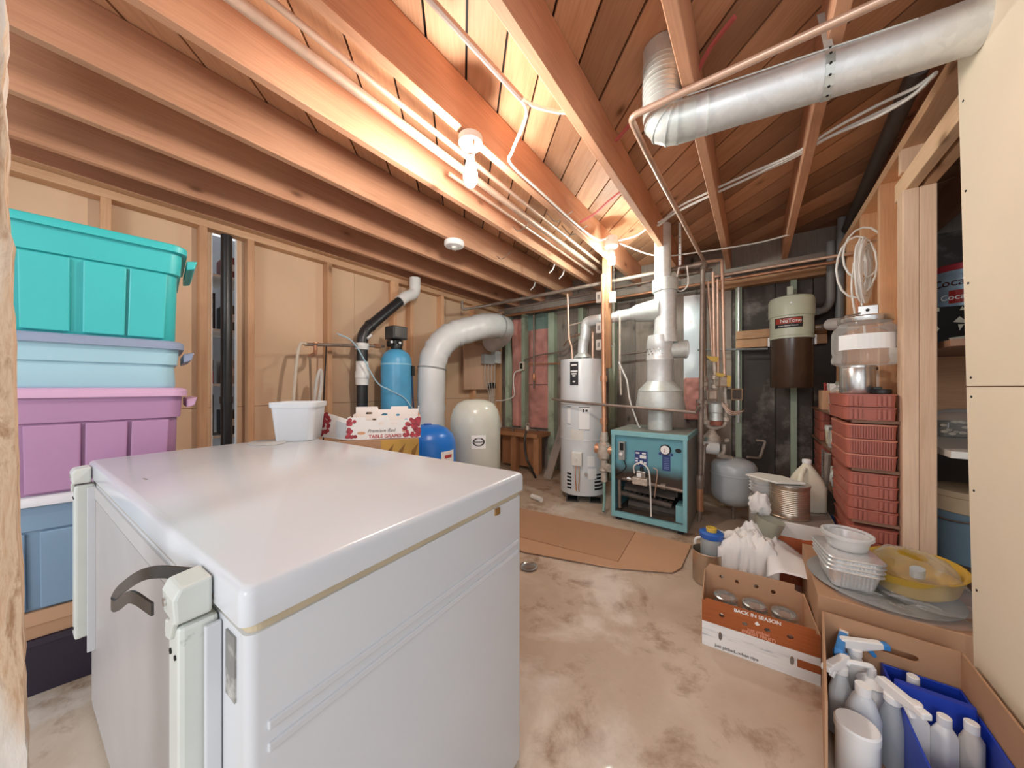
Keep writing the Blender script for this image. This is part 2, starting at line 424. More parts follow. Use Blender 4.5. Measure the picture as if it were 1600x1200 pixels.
# plank ledge at the foot of the back wall
lg = thing('wooden_ledge', 'low wooden framed ledge at the back wall left of the water heater', 'ledge', (-2.62, 3.72, 0))
part('ledge_board', MB().box(-3.0, 3.55, .47, -2.22, 3.88, .52), W_BROWN, lg, True)
for x in (-2.98, -2.66, -2.30): part('post', MB().box(x, 3.58, 0, x+.08, 3.66, .47), W_BROWN, lg, True)
part('back_board', MB().box(-2.9, 3.7, .05, -2.3, 3.72, .46), W_BROWN, lg, True)
solo('lean_board', MB().add([(-.05, 0, 0), (.05, 0, 0), (.05, .02, 0), (-.05, .02, 0), (-.05, 0, 1), (.05, 0, 1), (.05, .02, 1), (-.05, .02, 1)], [(0, 1, 5, 4), (1, 2, 6, 5), (2, 3, 7, 6), (3, 0, 4, 7), (0, 3, 2, 1), (4, 5, 6, 7)], mat4((-2.05, 3.5, 0), 0, -.3, .18)), W_OLD, 'narrow old board leaning against the wall left of the water heater', 'board')
# partition wall on the right
wr = mk('wall_right', MB().box(.56, 1.3, 2.25, .65, 4.0, 2.298), W_PLATEY, bev=.003); tagit(wr, 'open stud partition with top plate and cream wallboard', 'wall', kind='structure')
for x in (.56, .6130): part('post_stud', MB().box(x, 2.345, 0, x+.0525, 2.42, 2.05), W_POST, wr, bev=.004)
for y in (2.70, 3.1, 3.5, 3.9): part('stud', MB().box(.56, y, 0, .648, y+.04, 2.25), W_STUD, wr, bev=.002, seg=1)
part('header', MB().box(.57, 1.3, 2.05, .61, 2.5, 2.14), wood('header_wood', 'd8ab82', 'edc9a3', 1), wr, bev=.003)
part('header', MB().box(.625, 1.3, 2.05, .665, 2.5, 2.14), W_PLATEY, wr, bev=.003)
part('cripple', MB().box(.56, 2.36, 2.14, .648, 2.40, 2.25), W_POST, wr)
part('back_panel', MB().box(.652, 2.43, 0, .664, 4.0, 2.25), wood('plywood', 'cf9c6c', 'e3b587', 2), wr)
def slab(y_top, y_bot, z0, z1):
    f = lambda z: y_bot+(y_top-y_bot)*z/2.3
    pts = [(.545, 1.30, z0), (.545, f(z0), z0), (.545, f(z1), z1), (.545, 1.30, z1)]
    return MB().prism(pts, (.013, 0, 0))
part('wallboard', slab(1.775, 1.655, 1.124, 2.3), PANEL2, wr); part('wallboard', slab(1.775, 1.655, 0, 1.12), PANEL2, wr)
for z in (.2, .5, .8, 1.09, 1.15, 1.45, 1.75, 2.05): part('nail', MB().cyl((.5435, 1.655+.12*z/2.3-.03, z), (.546, 1.655+.12*z/2.3-.03, z), .004, n=8), DARK, wr)
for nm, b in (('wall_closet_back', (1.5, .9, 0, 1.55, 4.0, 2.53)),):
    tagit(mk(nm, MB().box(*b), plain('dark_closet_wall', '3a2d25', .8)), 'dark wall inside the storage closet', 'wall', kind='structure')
# doorway edge at the far left
def osb():
    m = NT('chipboard_edge'); v = m.coord((1, 1, .25), False)
    k = m.ramp(m.noise(v, 26, 6, .7, 1.5), [(.35, lin('a9815f')), (.5, lin('dcbfa0')), (.65, lin('c39b78'))])
    d = m.ramp(m.noise(v, 9, 4), [(.5, (0, 0, 0)), (.6, (1, 1, 1))]); m.bump(m.noise(v, 40, 4), .5, .006)
    return m.fin(m.mix(d, k, lin('e6ddd2')), .8)
def je(z): return -.033-.0175*(z-.666)-.004*noise.noise(Vector((0, 0, z*9)))-.003*noise.noise(Vector((3, 0, z*30)))
rings = [[(-.80, je(z), z), (-.80, -.2, z), (-.86, -.2, z), (-.86, je(z), z)] for z in [i*.02 for i in range(0, 128)]]
tr = mk('trim_1', MB().loft(rings), osb(), False); tagit(tr, 'rough chipboard edge of the doorway', 'door frame', kind='structure')
# unseen fill light added behind the camera to brighten the near side
hl = bpy.data.lights.new('fill_light', 'POINT'); hl.energy = FILL_W; hl.shadow_soft_size = .5; hl.color = (.96, .98, 1)
ho = link(bpy.data.objects.new('fill_light', hl)); ho.location = (.35, -2.9, 2.2)
# ------------------------------------------------------------------ lights of the room
def lampholder(loc, label, e, cfl):
    t = thing('ceiling_bulb', label, 'light bulb', loc)
    part('fixture_base', MB().lathe([(.05, 0), (.056, -.005), (.056, -.035), (.05, -.042)], n=28), OFFWHITE, t, smooth=True)
    part('fixture_cone', MB().lathe([(.05, -.041), (.045, -.05), (.028, -.062), (.022, -.075), (.02, -.085)], n=28), WHITE, t, smooth=True)
    m = emit('lit_tube' if cfl else 'lit_bulb', 'f0fff8' if cfl else 'fff6ec', e)
    if not cfl:
        part('pull_switch', MB().cyl((.04, -.02, -.045), (.04, -.02, -.07), .004, n=8), BRASS, t, smooth=True)
        part('bulb', MB().lathe([(.015, -.08), (.016, -.10), (.02, -.125), (.029, -.155), (.034, -.185), (.031, -.21), (.02, -.23), (.004, -.238)], n=24), m, t, smooth=True)
        part('bulb_cap', MB().lathe([(.0165, -.075), (.0165, -.097)], n=16), STEEL, t, smooth=True)
    else:
        part('ballast', MB().lathe([(.018, -.08), (.03, -.085), (.03, -.115), (.024, -.13)], n=20), WHITE, t, smooth=True)
        pts = [(.021*cos(a), .021*sin(a), -.13-.0075*a/pi) for a in [i*pi/8 for i in range(0, 16*4+1)]]
        part('spiral_tube', MB().tube(pts, .0068, 8), m, t, smooth=True)
    return t
lampholder((-1.075, 1.13, JB-.003), 'bare lit pear-shaped bulb in a white ceiling fixture, the nearer one', BULB_E, False)
b2 = lampholder((-.99, 2.78, 2.36), 'lit spiral bulb with a pull string, near the back wall', CFL_E, True)
part('junction_box', MB().lathe([(.052, .0), (.052, .045)], n=8), GALV, b2)
part('pull_string', MB().tube(spline([(.03, -.03, -.05), (.032, -.032, -.4), (.03, -.03, -.9), (.033, -.03, -1.12)], 4), .0016, 5), CABLE_W, b2)
sd = thing('smoke_detector', 'round white smoke detector under a joist', 'smoke detector', (-1.96, 1.87, JB-.003))
part('housing', MB().lathe([(.078, 0), (.08, -.01), (.08, -.03), (.07, -.04), (.03, -.044)], n=28), WHITE, sd, smooth=True)
part('sensor_cage', MB().lathe([(.022, -.042), (.022, -.055), (.012, -.06)], n=12), OFFWHITE, sd, smooth=True)
for i in range(3): part('prong', MB().cyl((.02*cos(i*2.1), .02*sin(i*2.1), -.045), (.022*cos(i*2.1), .022*sin(i*2.1), -.068), .003, n=6), STEEL, sd)

# ------------------------------------------------------------------ chest freezer
P1, P3 = Vector((-.515, .131)), Vector((-1.874, .048))
fz_rz = atan2(P1.y-P3.y, P1.x-P3.x); FL, FW, FH = 1.362, .69, .865
ux = Vector((cos(fz_rz), sin(fz_rz))); uy = Vector((-ux.y, ux.x)); fc = P1-ux*FL/2+uy*FW/2
fz = thing('chest_freezer', 'white chest freezer with hinges on the near side', 'freezer', (fc.x, fc.y, 0), fz_rz)
a, b_ = FL/2, FW/2
part('body', MB().rl([(.02, FL-.014, FW-.014, .014), (.798, FL-.014, FW-.014, .014)]), WHITE_EN, fz, smooth=True)
part('gasket', MB().rl([(.798, FL-.022, FW-.022, .014), (.812, FL-.022, FW-.022, .014)]), plain('beige_gasket', 'c9b99c', .6, dirt=('8d7c62', 12, .6)), fz)
lid = part('lid', MB().rl([(.812, FL-.008, FW-.008, .014), (.815, FL, FW, .016), (.853, FL, FW, .016), (.861, FL-.005, FW-.005, .016), (.865, FL-.018, FW-.018, .016)], n=6), WHITE_EN, fz, smooth=50)
# embossed ribs on the short right side and recessed back sheet
for z in (.662, .632): part('side_rib', MB().box(a-.009, -b_+.03, z, a-.003, b_-.03, z+.012), WHITE_EN, fz, bev=.002)
part('back_sheet', MB().box(-a+.03, -b_+.005, .04, a-.20, -b_+.016, .745), plain('grey_back_sheet', 'b9b4b2', .4, var=.05), fz)
part('back_flange', MB().box(-a+.02, -b_+.003, .752, a-.19, -b_+.016, .79), plain('grey_flange', 'c3bfbd', .4, var=.05), fz)
part('rating_plate', MB().box(a-.072, -b_+.0045, .70, a-.04, -b_+.0145, .787), plain('dirty_silver_plate', '8b8a86', .45, .3, dirt=('d2d0cb', 12, .5)), fz)
part('corner_screw', MB().cyl((a-.10, -b_-.001, .825), (a-.10, -b_+.004, .825), .004, n=10), STEEL, fz)
HG = plain('pale_green_hinge', 'd3d8d2', .35, var=.05, dirt=('8b8d88', 16, .68))
def hinge(x, w):
    h = part('hinge', MB().box(x-w/2, -b_-.036, .30, x+w/2, -b_+.006, .80), HG, fz, bev=.006)
    part('hinge_cap', MB().prism([(x-w/2-.003, -b_-.040, .806), (x-w/2-.003, -b_-.042, .840), (x-w/2-.003, -b_-.036, .853), (x-w/2-.003, -b_-.002, .857), (x-w/2-.003, -b_-.002, .806)], (w+.006, 0, 0)), HG, h, bev=.004)
    part('hinge_rail', MB().box(x+w/2+.003, -b_-.012, .25, x+w/2+.011, -b_+.006, .792), WHITE_EN, h, bev=.002)
    part('hinge_arm', MB().prism([(x-w/2+.006, -b_-.0405, .775), (x+.004, -b_-.0405, .779), (x+w/2-.004, -b_-.0405, .806), (x+w/2-.004, -b_-.0405, .822), (x-.004, -b_-.0405, .803), (x-w/2+.006, -b_-.0405, .80)], (0, .006, 0)), HG, h, bev=.002)
    for dx, z, r in ((-.010, .828, .006), (-.010, .757, .004), (.012, .757, .0035), (.0, .33, .005)):
        part('screw', MB().cyl((x+dx, -b_-.044 if z > .8 else -b_-.0375, z), (x+dx, -b_-.030, z), r, n=10), STEEL if z > .8 else DARK, h)
hinge(a-.125, .05); hinge(-a+.075, .06)
cable = spline([(a-.16, -b_-.006, .84), (a-.21, -b_-.045, .845), (a-.30, -b_-.06, .80), (a-.345, -b_-.065, .765), (a-.30, -b_-.066, .775), (a-.22, -b_-.062, .815), (a-.165, -b_-.05, .81)], 8)
mbx = MB(); mbx.loft([[p+Vector((0, .0, .009)), p+Vector((0, .003, .009)), p+Vector((0, .003, -.009)), p+Vector((0, 0, -.009))] for p in cable])
part('cable_strap', mbx, plain('dark_strap', '3a3633', .35), fz, smooth=50)
part('front_latch', MB().box(a-.008, .20, .78, a-.002, .22, .797), BRASS, fz)
part('top_scuff', MB().box(-a+.5, -b_+.05, .8650, -a+.53, -b_+.056, .8653), plain('grey_scuff', '8d8a88', .5), fz)

# white ice-cream style tub on the freezer
TUBM = translucent('milky_plastic', 'eef1f4', .35, .25)
tbp = atz(468, 686, .865); tb = thing('plastic_tub', 'milky white square plastic tub on the freezer top', 'tub', (tbp.x, tbp.y, .865), YAW+radians(14))
part('tub_wall', MB().rl([(.0, .15, .15, .03), (.004, .16, .16, .03), (.175, .19, .19, .03), (.177, .186, .186, .03), (.01, .15, .15, .03)], cap0=True, cap1=True, n=6), TUBM, tb, smooth=50)
part('tub_rim', MB().rl([(.16, .20, .20, .032), (.182, .203, .203, .032), (.184, .194, .194, .03), (.175, .186, .186, .03)], cap0=False, cap1=False, n=6), TUBM, tb, smooth=50)
solo('grey_oval', MB().lathe([(.09, 0), (.092, .002), (.088, .004)], (0, 0, 0), 28, mat4((-1.80, .55, .865)) @ Matrix.Diagonal((1.1, .75, 1, 1))), plain('oval_grey', 'b9b6b2', .5), 'flat grey oval beside the tub on the freezer', 'plate', smooth=True)  # thin flat grey oval on the freezer top

# ------------------------------------------------------------------ storage totes at the left
d_ = Vector((-.1155, -.9933)); pr = Vector((-.9933, .1155)); TC = Vector((-1.99, .312)); t_rz = atan2(.9933, .1155)
def tote(label, z0, H, L, W, body, lidc, ribs, off=0.0, dz=0.0, back=.0, shallow=False):
    c = TC+d_*(L/2+off)+pr*(W/2+back); t = thing('storage_tote', label, 'storage tote', (c.x, c.y, z0), t_rz+dz, 'stacked totes left of the freezer')
    bw = .036 if not shallow else .025; lidh = .03
    zb = H-lidh; band = zb-.10 if not shallow else zb-.075
    part('tub', MB().rl([(0, L-2*bw, W-2*bw, .05), (.01, L-2*bw+.01, W-2*bw+.01, .05), (band, L-.05, W-.05, .055), (band+.004, L-.03, W-.03, .045), (zb, L-.02, W-.02, .045)], n=6), body, t, smooth=50)
    for x0, x1 in ribs:      # raised panels on the long near side
        k = (1-2*bw/L)/(1-.05/L)
        y0, y1 = -(W/2-bw+.005), -(W/2-.025)
        pts = [(x0*k, y0-.001, .008), (x1*k, y0-.001, .008), (x1, y1-.001, band-.004), (x0, y1-.001, band-.004)]
        part('side_panel', MB().prism(pts, (0, -.012, 0)), body, t, bev=.004)
    part('lid', MB().rl([(zb-.006, L+.01, W+.01, .045), (zb+.018, L+.012, W+.012, .045), (H-.004, L-.004, W-.004, .045), (H, L-.03, W-.03, .04)], n=6), lidc, t, smooth=50)
    for sx in (1, -1):
        part('handle', MB().prism([(sx*(L/2+.004), -W*.38, zb-.02), (sx*(L/2+.04), -W*.38, zb-.012), (sx*(L/2+.03), -W*.38, zb-.05), (sx*(L/2+.004), -W*.38, zb-.06)], (0, W*.76, 0)), lidc, t, bev=.005)
    return t
TEAL = plain('teal_plastic', '3fbfc0', .38, var=.06, scale=2); LBLUE = plain('pale_blue_plastic', 'a5cfdd', .38, var=.05, scale=2)
MAUVE = plain('mauve_plastic', 'b388ae', .4, var=.08, scale=2); SLATE = plain('slate_blue_plastic', '7f9bb4', .4, var=.08, scale=2)
LAVL = plain('lavender_lid', 'd2a9c8', .4, var=.05, scale=2); GREYB = plain('grey_blue_lid', '8d9bb5', .4, var=.05); PALEL = plain('pale_lid', 'd9d8dc', .4, var=.04)
tote('teal storage tote on top of the stack by the doorway', 1.318, .415, .68, .46, TEAL, TEAL, ((-.30, -.10), (-.075, .035), (.065, .172), (.18, .285)))
tote('shallow pale blue tote with grey lid under the teal one', 1.118, .20, .66, .45, LBLUE, GREYB, (), off=.01, shallow=True)
tote('mauve storage tote with a pink lid beside the freezer', .733, .385, .66, .45, MAUVE, LAVL, ((-.30, -.10), (-.075, .05), (.06, .165), (.175, .28)), off=.0)
tote('slate blue tote with a pale lid, under the mauve one', .315, .418, .62, .42, SLATE, PALEL, ((-.27, -.05), (-.02, .24)), off=.03, dz=radians(-4), back=.02)
cb = thing('cardboard_carton', 'brown carton at the bottom of the tote stack', 'carton', (-2.28, -.02, .215), radians(82))
part('carton_box', MB().box(-.30, -.2, 0, .32, .2, .098), CARD, cb, bev=.003); part('carton_flap', MB().box(-.30, -.206, .05, .32, -.2, .098), CARD2, cb)
solo('dark_tote', MB().rl([(0, .52, .36, .04), (.19, .58, .40, .05), (.192, .60, .42, .05), (.214, .60, .42, .05)], mat4((-2.28, -.02, 0), radians(80))), plain('dark_purple_plastic', '2c2233', .5), 'dark purple tote on the floor below the brown carton', 'storage tote', smooth=50)
solo('corrugated_hose', MB().tube(spline([(-2.22, .62, .72), (-2.12, .62, .80), (-2.06, .63, .72), (-2.05, .64, .55), (-2.1, .66, .3), (-2.2, .7, .02)], 14), [.018+.003*(i % 2) for i in range(71)], 10), plain('cream_hose', 'd8c4a4', .5), 'cream corrugated hose end beside the mauve tote', 'hose', smooth=True)

# ------------------------------------------------------------------ shelf of the next room behind the gap
sh = thing('storage_shelf', 'metal shelf with goods seen through the gap in the left wall', 'shelf', (-3.78, .85, 0))
for z in (.30, .72, 1.15, 1.60, 2.05): part('shelf_board', MB().box(-3.98, .3, z-.02, -3.56, 1.4, z), OFFWHITE, sh, True)
for x in (-3.97, -3.58):
    for y in (.31, 1.38): part('upright', MB().box(x-.012, y-.012, 0, x+.012, y+.012, 2.3), GALV, sh, True)
goods = [(.36, .72, 2.05, .2, 'e9e9ec', 'white box with red print on the top shelf behind the gap'), (.52, .74, 1.60, .30, '1b1c20', 'black case on the second shelf behind the gap'), (.38, .73, 1.15, .10, 'b5503a', 'red-brown box on the third shelf behind the gap'),
         (.38, .73, 1.253, .09, '7c6a66', 'brown patterned box on the red-brown one behind the gap'), (.50, .73, .72, .34, '202226', 'black bag standing on the fourth shelf behind the gap'), (.80, .98, 2.05, .18, '6b2f2b', 'dark red tin behind the black stack pipe'), (.80, 1.0, 1.60, .22, '4f4a48', 'grey box behind the black stack pipe'), (.80, 1.0, 1.15, .2, 'a9a29c', 'pale carton behind the black stack pipe'), (.80, 1.0, .72, .2, '38312c', 'dark brown box behind the black stack pipe'), (.38, .73, .30, .14, 'c9c7c6', 'pale box on the lowest shelf behind the gap')]
for y0, y1, z, h, c, lb in goods:
    g = thing('packed_box', lb, 'box', (-3.72, (y0+y1)/2, z)); part('box_body', MB().box(-3.86, y0, z, -3.60, y1, z+h), plain('goods_'+c, c, .5, var=.2, scale=20), g, True, bev=.004)
    part('box_label', MB().box(-3.60, y0+.02, z+h*.35, -3.597, y1-.02, z+h*.65), plain('goods_label_'+c, 'c8423e' if c == 'e9e9ec' else 'd9d6d2', .6, var=.25, scale=60), g, True)
sp = solo('stack_pipe', MB().cyl((-3.16, .712, 0), (-3.16, .712, 2.29), .034, n=20), ABS, 'black drain stack pipe standing in the left wall gap', 'pipe', smooth=True)
part('coupling', MB().cyl((-3.16, .712, 1.0), (-3.16, .712, 1.05), .040, n=20), ABS, sp, True, smooth=True)
# ------------------------------------------------------------------ left wall equipment
ws = thing('water_softener', 'tall blue fibreglass tank with a black control head by the left wall', 'water softener', (-2.83, 1.93, 0))
SOFT = plain('streaky_blue_fibreglass', '55a6d0', .35, var=.25, scale=3); 
part('tank', MB().lathe([(.12, 0), (.144, .02), (.144, 1.345), (.138, 1.40), (.118, 1.445), (.08, 1.478), (.05, 1.49)], n=28), SOFT, ws, smooth=True)
part('tank_collar', MB().lathe([(.1455, 1.335), (.1455, 1.35)], n=28), plain('pale_blue_band', '8fc4de', .4), ws, smooth=True)
part('neck', MB().lathe([(.05, 1.485), (.055, 1.50), (.05, 1.54)], n=20), BLACK, ws, smooth=True)
part('valve_body', MB().box(-.10, -.05, 1.52, .04, .05, 1.58), BLACK, ws, bev=.01)
for y in (-.06, .03): part('port_knob', MB().cyl((.0, y-.03, 1.55), (.055, y-.03, 1.55), .02, n=14), BLACK, ws, smooth=True)
for y in (-.06, .03): part('port_cap', MB().cyl((.055, y-.03, 1.55), (.06, y-.03, 1.55), .012, n=14), WHITE, ws, smooth=True)
part('timer_head', MB().box(-.07, -.085, 1.585, .075, .075, 1.71), plain('dark_grey_head', '3b3a39', .4), ws, bev=.008)
part('head_cover', MB().box(.076, -.075, 1.595, .084, .065, 1.70), plain('smoky_cover', '4c4a48', .2), ws, bev=.003)
part('overflow_tube', MB().tube(spline([(.10, .10, 1.30), (.118, .10, 1.1), (.12, .112, .8), (.13, .105, .6)], 6), .008, 8), plain('dark_blue_tube', '123f68', .4), ws)
part('hang_clip', MB().box(.112, .085, 1.23, .132, .115, 1.33), BLACK, ws)
part('drain_line', MB().tube(spline([(-.05, -.55, 1.58), (.0, -.42, 1.50), (.05, -.25, 1.18), (.11, -.16, 1.10), (.15, -.02, 1.02), (.165, .05, .93), (.15, .09, .905), (.15, .0, .90)], 8), .006, 6), plain('pale_blue_line', 'a9c6d4', .4), ws, smooth=True)
# drain pipe with diagonal leg
dx = -2.96
dv = atx(566, 540, dx); e1 = atx(570, 520, dx); e2 = atx(634, 463, dx); tp = atx(646, 440, dx)
dr = solo('drain_pipe', MB().tube(fillet([(dv.x, dv.y, 0), (dv.x, dv.y, e1.z), e2, (e2.x, tp.y+.02, 2.13), (e2.x, tp.y+.02, 2.30)], .10, 6), .05, 18), ABS, 'black drain pipe with a diagonal leg and white fittings on the left wall', 'pipe', smooth=True)
part('white_coupling', MB().lathe([(.058, 1.14), (.058, 1.20), (.063, 1.205), (.063, 1.26), (.056, 1.27), (.056, 1.36)], (dv.x, dv.y, 0), 20), PVC_W, dr, True, smooth=True)
part('white_coupling', MB().lathe([(.057, 1.47), (.06, 1.475), (.06, 1.53)], (dv.x, dv.y, 0), 20), PVC_W, dr, True, smooth=True)
dd = (e2-Vector((dv.x, dv.y, e1.z))).normalized()
part('white_elbow', MB().tube(fillet([e2-dd*.10, e2, (e2.x, tp.y+.02, 2.13), (e2.x, tp.y+.02, 2.30)], .10, 6), .058, 18), PVC_W, dr, True, smooth=True)
part('collar', MB().cyl(Vector((dv.x, dv.y, e1.z))+dd*.10, Vector((dv.x, dv.y, e1.z))+dd*.125, .057, n=18), ABS, dr, True, smooth=True)
part('tag_strip', MB().tube([Vector((dv.x+.052, dv.y+.06, e1.z-.02)), Vector((dv.x+.052, dv.y+.02, e1.z-.06))], .012, 6), PVC_W, dr, True)
# supply pipe along the wall with hose bib and hoses
q0, q1 = atx(476, 538, -2.95), atx(600, 541, -2.95)
wp = solo('supply_pipe', MB().cyl(q0, q1, .014, n=12), IRON, 'brown supply pipe running to the blue tank on the left wall', 'pipe', smooth=True)
part('union', MB().cyl(atx(585, 540.5, -2.95), atx(594, 541, -2.95), .022, n=10), COPPER, wp, True)
qb = atx(492, 539, -2.95)
part('hose_bib', MB().tube(fillet([qb, qb+Vector((.02, 0, -.07)), qb+Vector((.05, -.06, -.10))], .03), .016, 10), COPPER, wp, True, smooth=True)
part('bib_handle', MB().lathe([(.02, 0), (.02, .01)], qb+Vector((.02, .0, .01)), 10), COPPER, wp, True)
h0 = atx(478, 537, -2.93)
solo('white_hose', MB().tube(spline([h0, h0+Vector((.01, -.05, -.02)), atx(462, 580, -2.9), atx(458, 640, -2.9), atx(456, 720, -2.9), atx(456, 800, -2.88)], 8), .012, 10), plain('dirty_white_hose', 'd9cbb8', .5), 'dirty white hose hanging from the end of the supply pipe', 'hose', smooth=True)
h1 = qb+Vector((.05, -.06, -.10))
solo('dark_hose', MB().tube(spline([h1, atx(485, 580, -2.9), atx(486, 640, -2.9), atx(484, 720, -2.9)], 8), .009, 8), plain('brown_hose', '8a6f58', .5), 'brown hose hanging straight from the hose bib', 'hose', smooth=True)
solo('grey_hose', MB().tube(spline([atx(489, 660, -2.9), atx(494, 600, -2.88), atx(501, 578, -2.88), atx(502, 600, -2.87), atx(497, 640, -2.86), atx(494, 690, -2.86)], 8), .014, 8), plain('grey_hose', 'cfc9c0', .5), 'short grey hose looped over beside the supply pipe', 'hose', smooth=True)
solo('wall_cable', MB().tube(spline([atx(510, 540, -2.97), atx(506, 620, -2.99), atx(505, 700, -2.99)], 6), .006, 6), BLACK, 'thin black cable hanging down a stud below the supply pipe', 'cable')
# wrapped duct
dpts = spline([at(674, 860, 3.36), at(674, 700, 3.36), at(674, 610, 3.36), at(678, 560, 3.38), at(700, 528, 3.46), at(735, 515, 3.60), at(762, 509, 3.78), (-2.52, 3.22, 1.86), (-2.72, 3.42, 1.80), (-2.95, 3.52, 1.74)], 8)
WR = [.136+.013*noise.noise(Vector((i*.9, 0, 0)))+.005*(i % 2) for i in range(len(dpts))]
wd = solo('wrapped_duct', MB().tube(dpts, WR, 22), WRAP, 'fat air duct wrapped in grey insulation beside the blue tank', 'duct', smooth=60)
for k in (10, 21, 52): part('tie_band', MB().tube([dpts[k]-(dpts[k+1]-dpts[k]).normalized()*.006, dpts[k]+(dpts[k+1]-dpts[k]).normalized()*.006], .147, 22), plain('tape_band', '8e8e8c', .4), wd, True, smooth=True)
# switch board on the wall
pb = [atx(725, 540, -3.08), atx(772, 602, -3.08)]
ply = solo('plywood_backer', MB().box(-3.098, pb[0].y, pb[1].z-.06, -3.075, pb[1].y, pb[0].z+.04), wood('pinkish_plywood', 'caa286', 'dcb79b', 2, False), 'square plywood backing board on the left wall near the corner', 'board')
sb = atx(757, 560, -3.05); psw = thing('pressure_switch', 'grey pressure switch box with wires on the plywood board', 'switch box', (-3.05, sb.y, sb.z))
part('switch_case', MB().box(-.025, -.05, -.08, .05, .16, .06), plain('grey_case', 'b5b8b9', .45), psw, bev=.006)
part('relay_case', MB().box(-.02, .17, -.06, .06, .30, .12), plain('pale_case', 'cfd4d6', .4), psw, bev=.006)
part('junction', MB().box(-.02, .10, -.42, .02, .22, -.34), BLACK, psw)
for dy in (-.02, .05, .12, .19): part('wire', MB().tube(spline([(.03, dy, -.08), (.03, dy, -.3), (.05, dy*.5+.05, -.5), (.1, dy*.4, -.75)], 5), .006, 6), plain('grey_wire', 'b9b4ac', .5), psw)
# pressure tanks
gt = at(743, 700, 2.95); g = thing('pressure_tank', 'pale grey domed pressure tank with an oval logo label', 'tank', (gt.x, gt.y, 0))
R_ = .222
part('tank_shell', MB().lathe([(.17, 0), (.2, .03), (R_, .06), (R_, .80), (R_*.98, .85), (R_*.9, .92), (R_*.72, .975), (R_*.45, 1.005), (.03, 1.012)], n=36), plain('pale_grey_paint', 'cbcdc2', .25, var=.04), g, smooth=True)
al = atan2(-gt.y, -gt.x)
part('logo_label', wrapz(strip(.12, -.055, .055, .0012), R_, (0, 0, .665), al+.12), PAPER, g)
ov = MB().mesh(sheet([(.05*cos(k*pi/16), .036*sin(k*pi/16)) for k in range(32)], [[(.04*cos(k*pi/16), .024*sin(k*pi/16)) for k in range(32)]], .001), Matrix.Translation((0, .0022, 0)) @ XZ)
part('logo_ring', wrapz(ov, R_, (0, 0, .665), al+.12), TEXTK, g)
tx = MB().mesh(text('PROSOURCE', .016, .0004, bold=.0006), Matrix.Translation((0, .0025, 0)) @ XZ); part('logo_text', wrapz(tx, R_, (0, 0, .665), al+.12), TEXTK, g)
bt = at(668, 700, 2.55); g = thing('pressure_tank', 'bright blue rounded pressure tank behind the freezer', 'tank', (bt.x, bt.y, 0))
R_ = .218; al = atan2(-bt.y, -bt.x)
part('tank_shell', MB().lathe([(.16, 0), (R_, .05), (R_, .64), (R_*.97, .70), (R_*.88, .755), (R_*.68, .80), (R_*.4, .825), (.02, .832)], n=36), BLUE_T, g, smooth=True)
part('top_disc', MB().lathe([(.035, .826), (.03, .838), (.012, .84)], n=16), plain('deep_blue', '10469a', .35), g, smooth=True)
part('label', wrapz(strip(.13, -.06, .05, .0012), R_, (0, 0, .60), al+.75), PAPER, g)
part('label_print', wrapz(strip(.07, -.012, .012, .0024), R_, (0, 0, .61), al+.75), TEXTR, g)
# grape boxes behind the freezer
gx = Vector((cos(YAW), sin(YAW))); gy = Vector((-sin(YAW), cos(YAW)))
GC = Vector((-.741*cos(YAW)-1.949*sin(YAW), -.741*sin(YAW)+1.949*cos(YAW), 0)); grz = YAW+radians(18)
def castle(w, h, tabs, notch=.018):
    pts = [(-w/2, 0), (w/2, 0), (w/2, h)]
    for x0, x1 in tabs: pts += [(x1, h), (x1-.004, h-notch), (x0+.004, h-notch), (x0, h)]
    return pts+[(-w/2, h)]
def oval(cx, cy, w, h, n=14): return [(cx+w/2*cos(2*pi*k/n), cy+h/2*sin(2*pi*k/n)) for k in range(n)]
gb = thing('fruit_tray_box', 'white grape box with red grape print behind the freezer', 'box', (GC.x, GC.y, .838), grz)
w_, dd_ = .37, .30; PRINTW = plain('white_print_card', 'efebe6', .6, var=.03)
fr = sheet(castle(w_, .12, ((.02, .12), (-.10, -.04))), [oval(-.02, .085, .03, .014), oval(.045, .085, .04, .014), oval(.12, .085, .035, .014), oval(.10, .04, .025, .014), oval(-.12, .035, .04, .018)], .004)
bk = sheet(castle(w_, .16, ((-.06, .02), (.12, .19))), [oval(-.11, .12, .04, .016), oval(-.02, .11, .036, .014), oval(.06, .105, .025, .014), oval(-.08, .08, .026, .012), oval(.11, .075, .022, .012)], .004)
sd_ = sheet(castle(dd_, .12, ((-.05, .05),)), [oval(0, .06, .08, .025)], .004)
part('front_panel', MB().mesh(fr, Matrix.Translation((0, -dd_/2, 0)) @ XZ), PRINTW, gb)
part('back_panel', MB().mesh(bk, Matrix.Translation((0, dd_/2, 0)) @ XZ), PRINTW, gb)
for sx in (-1, 1): part('end_panel', MB().mesh(sd_, Matrix.Translation((sx*w_/2, 0, 0)) @ Matrix.Rotation(pi/2, 4, 'Z') @ XZ), CARD2 if sx > 0 else PRINTW, gb)
part('bottom', MB().box(-w_/2, -dd_/2, 0, w_/2, dd_/2, .004), CARD2, gb)
part('open_flap', MB().mesh(sheet([(-.17, .02), (0, 0), (0, .11), (-.17, .16)], (), .004), Matrix.Translation((-w_/2, -dd_/2, 0)) @ Matrix.Rotation(radians(-22), 4, 'Z') @ XZ), PRINTW, gb)
part('label_sheet', MB().mesh(sheet([(-.06, .015), (-.005, .008), (-.005, .09), (-.06, .105)], (), .002), Matrix.Translation((-w_/2-.004, -dd_/2-.004, 0)) @ Matrix.Rotation(radians(-22), 4, 'Z') @ XZ), plain('grey_label', 'cfd3d6', .6), gb)
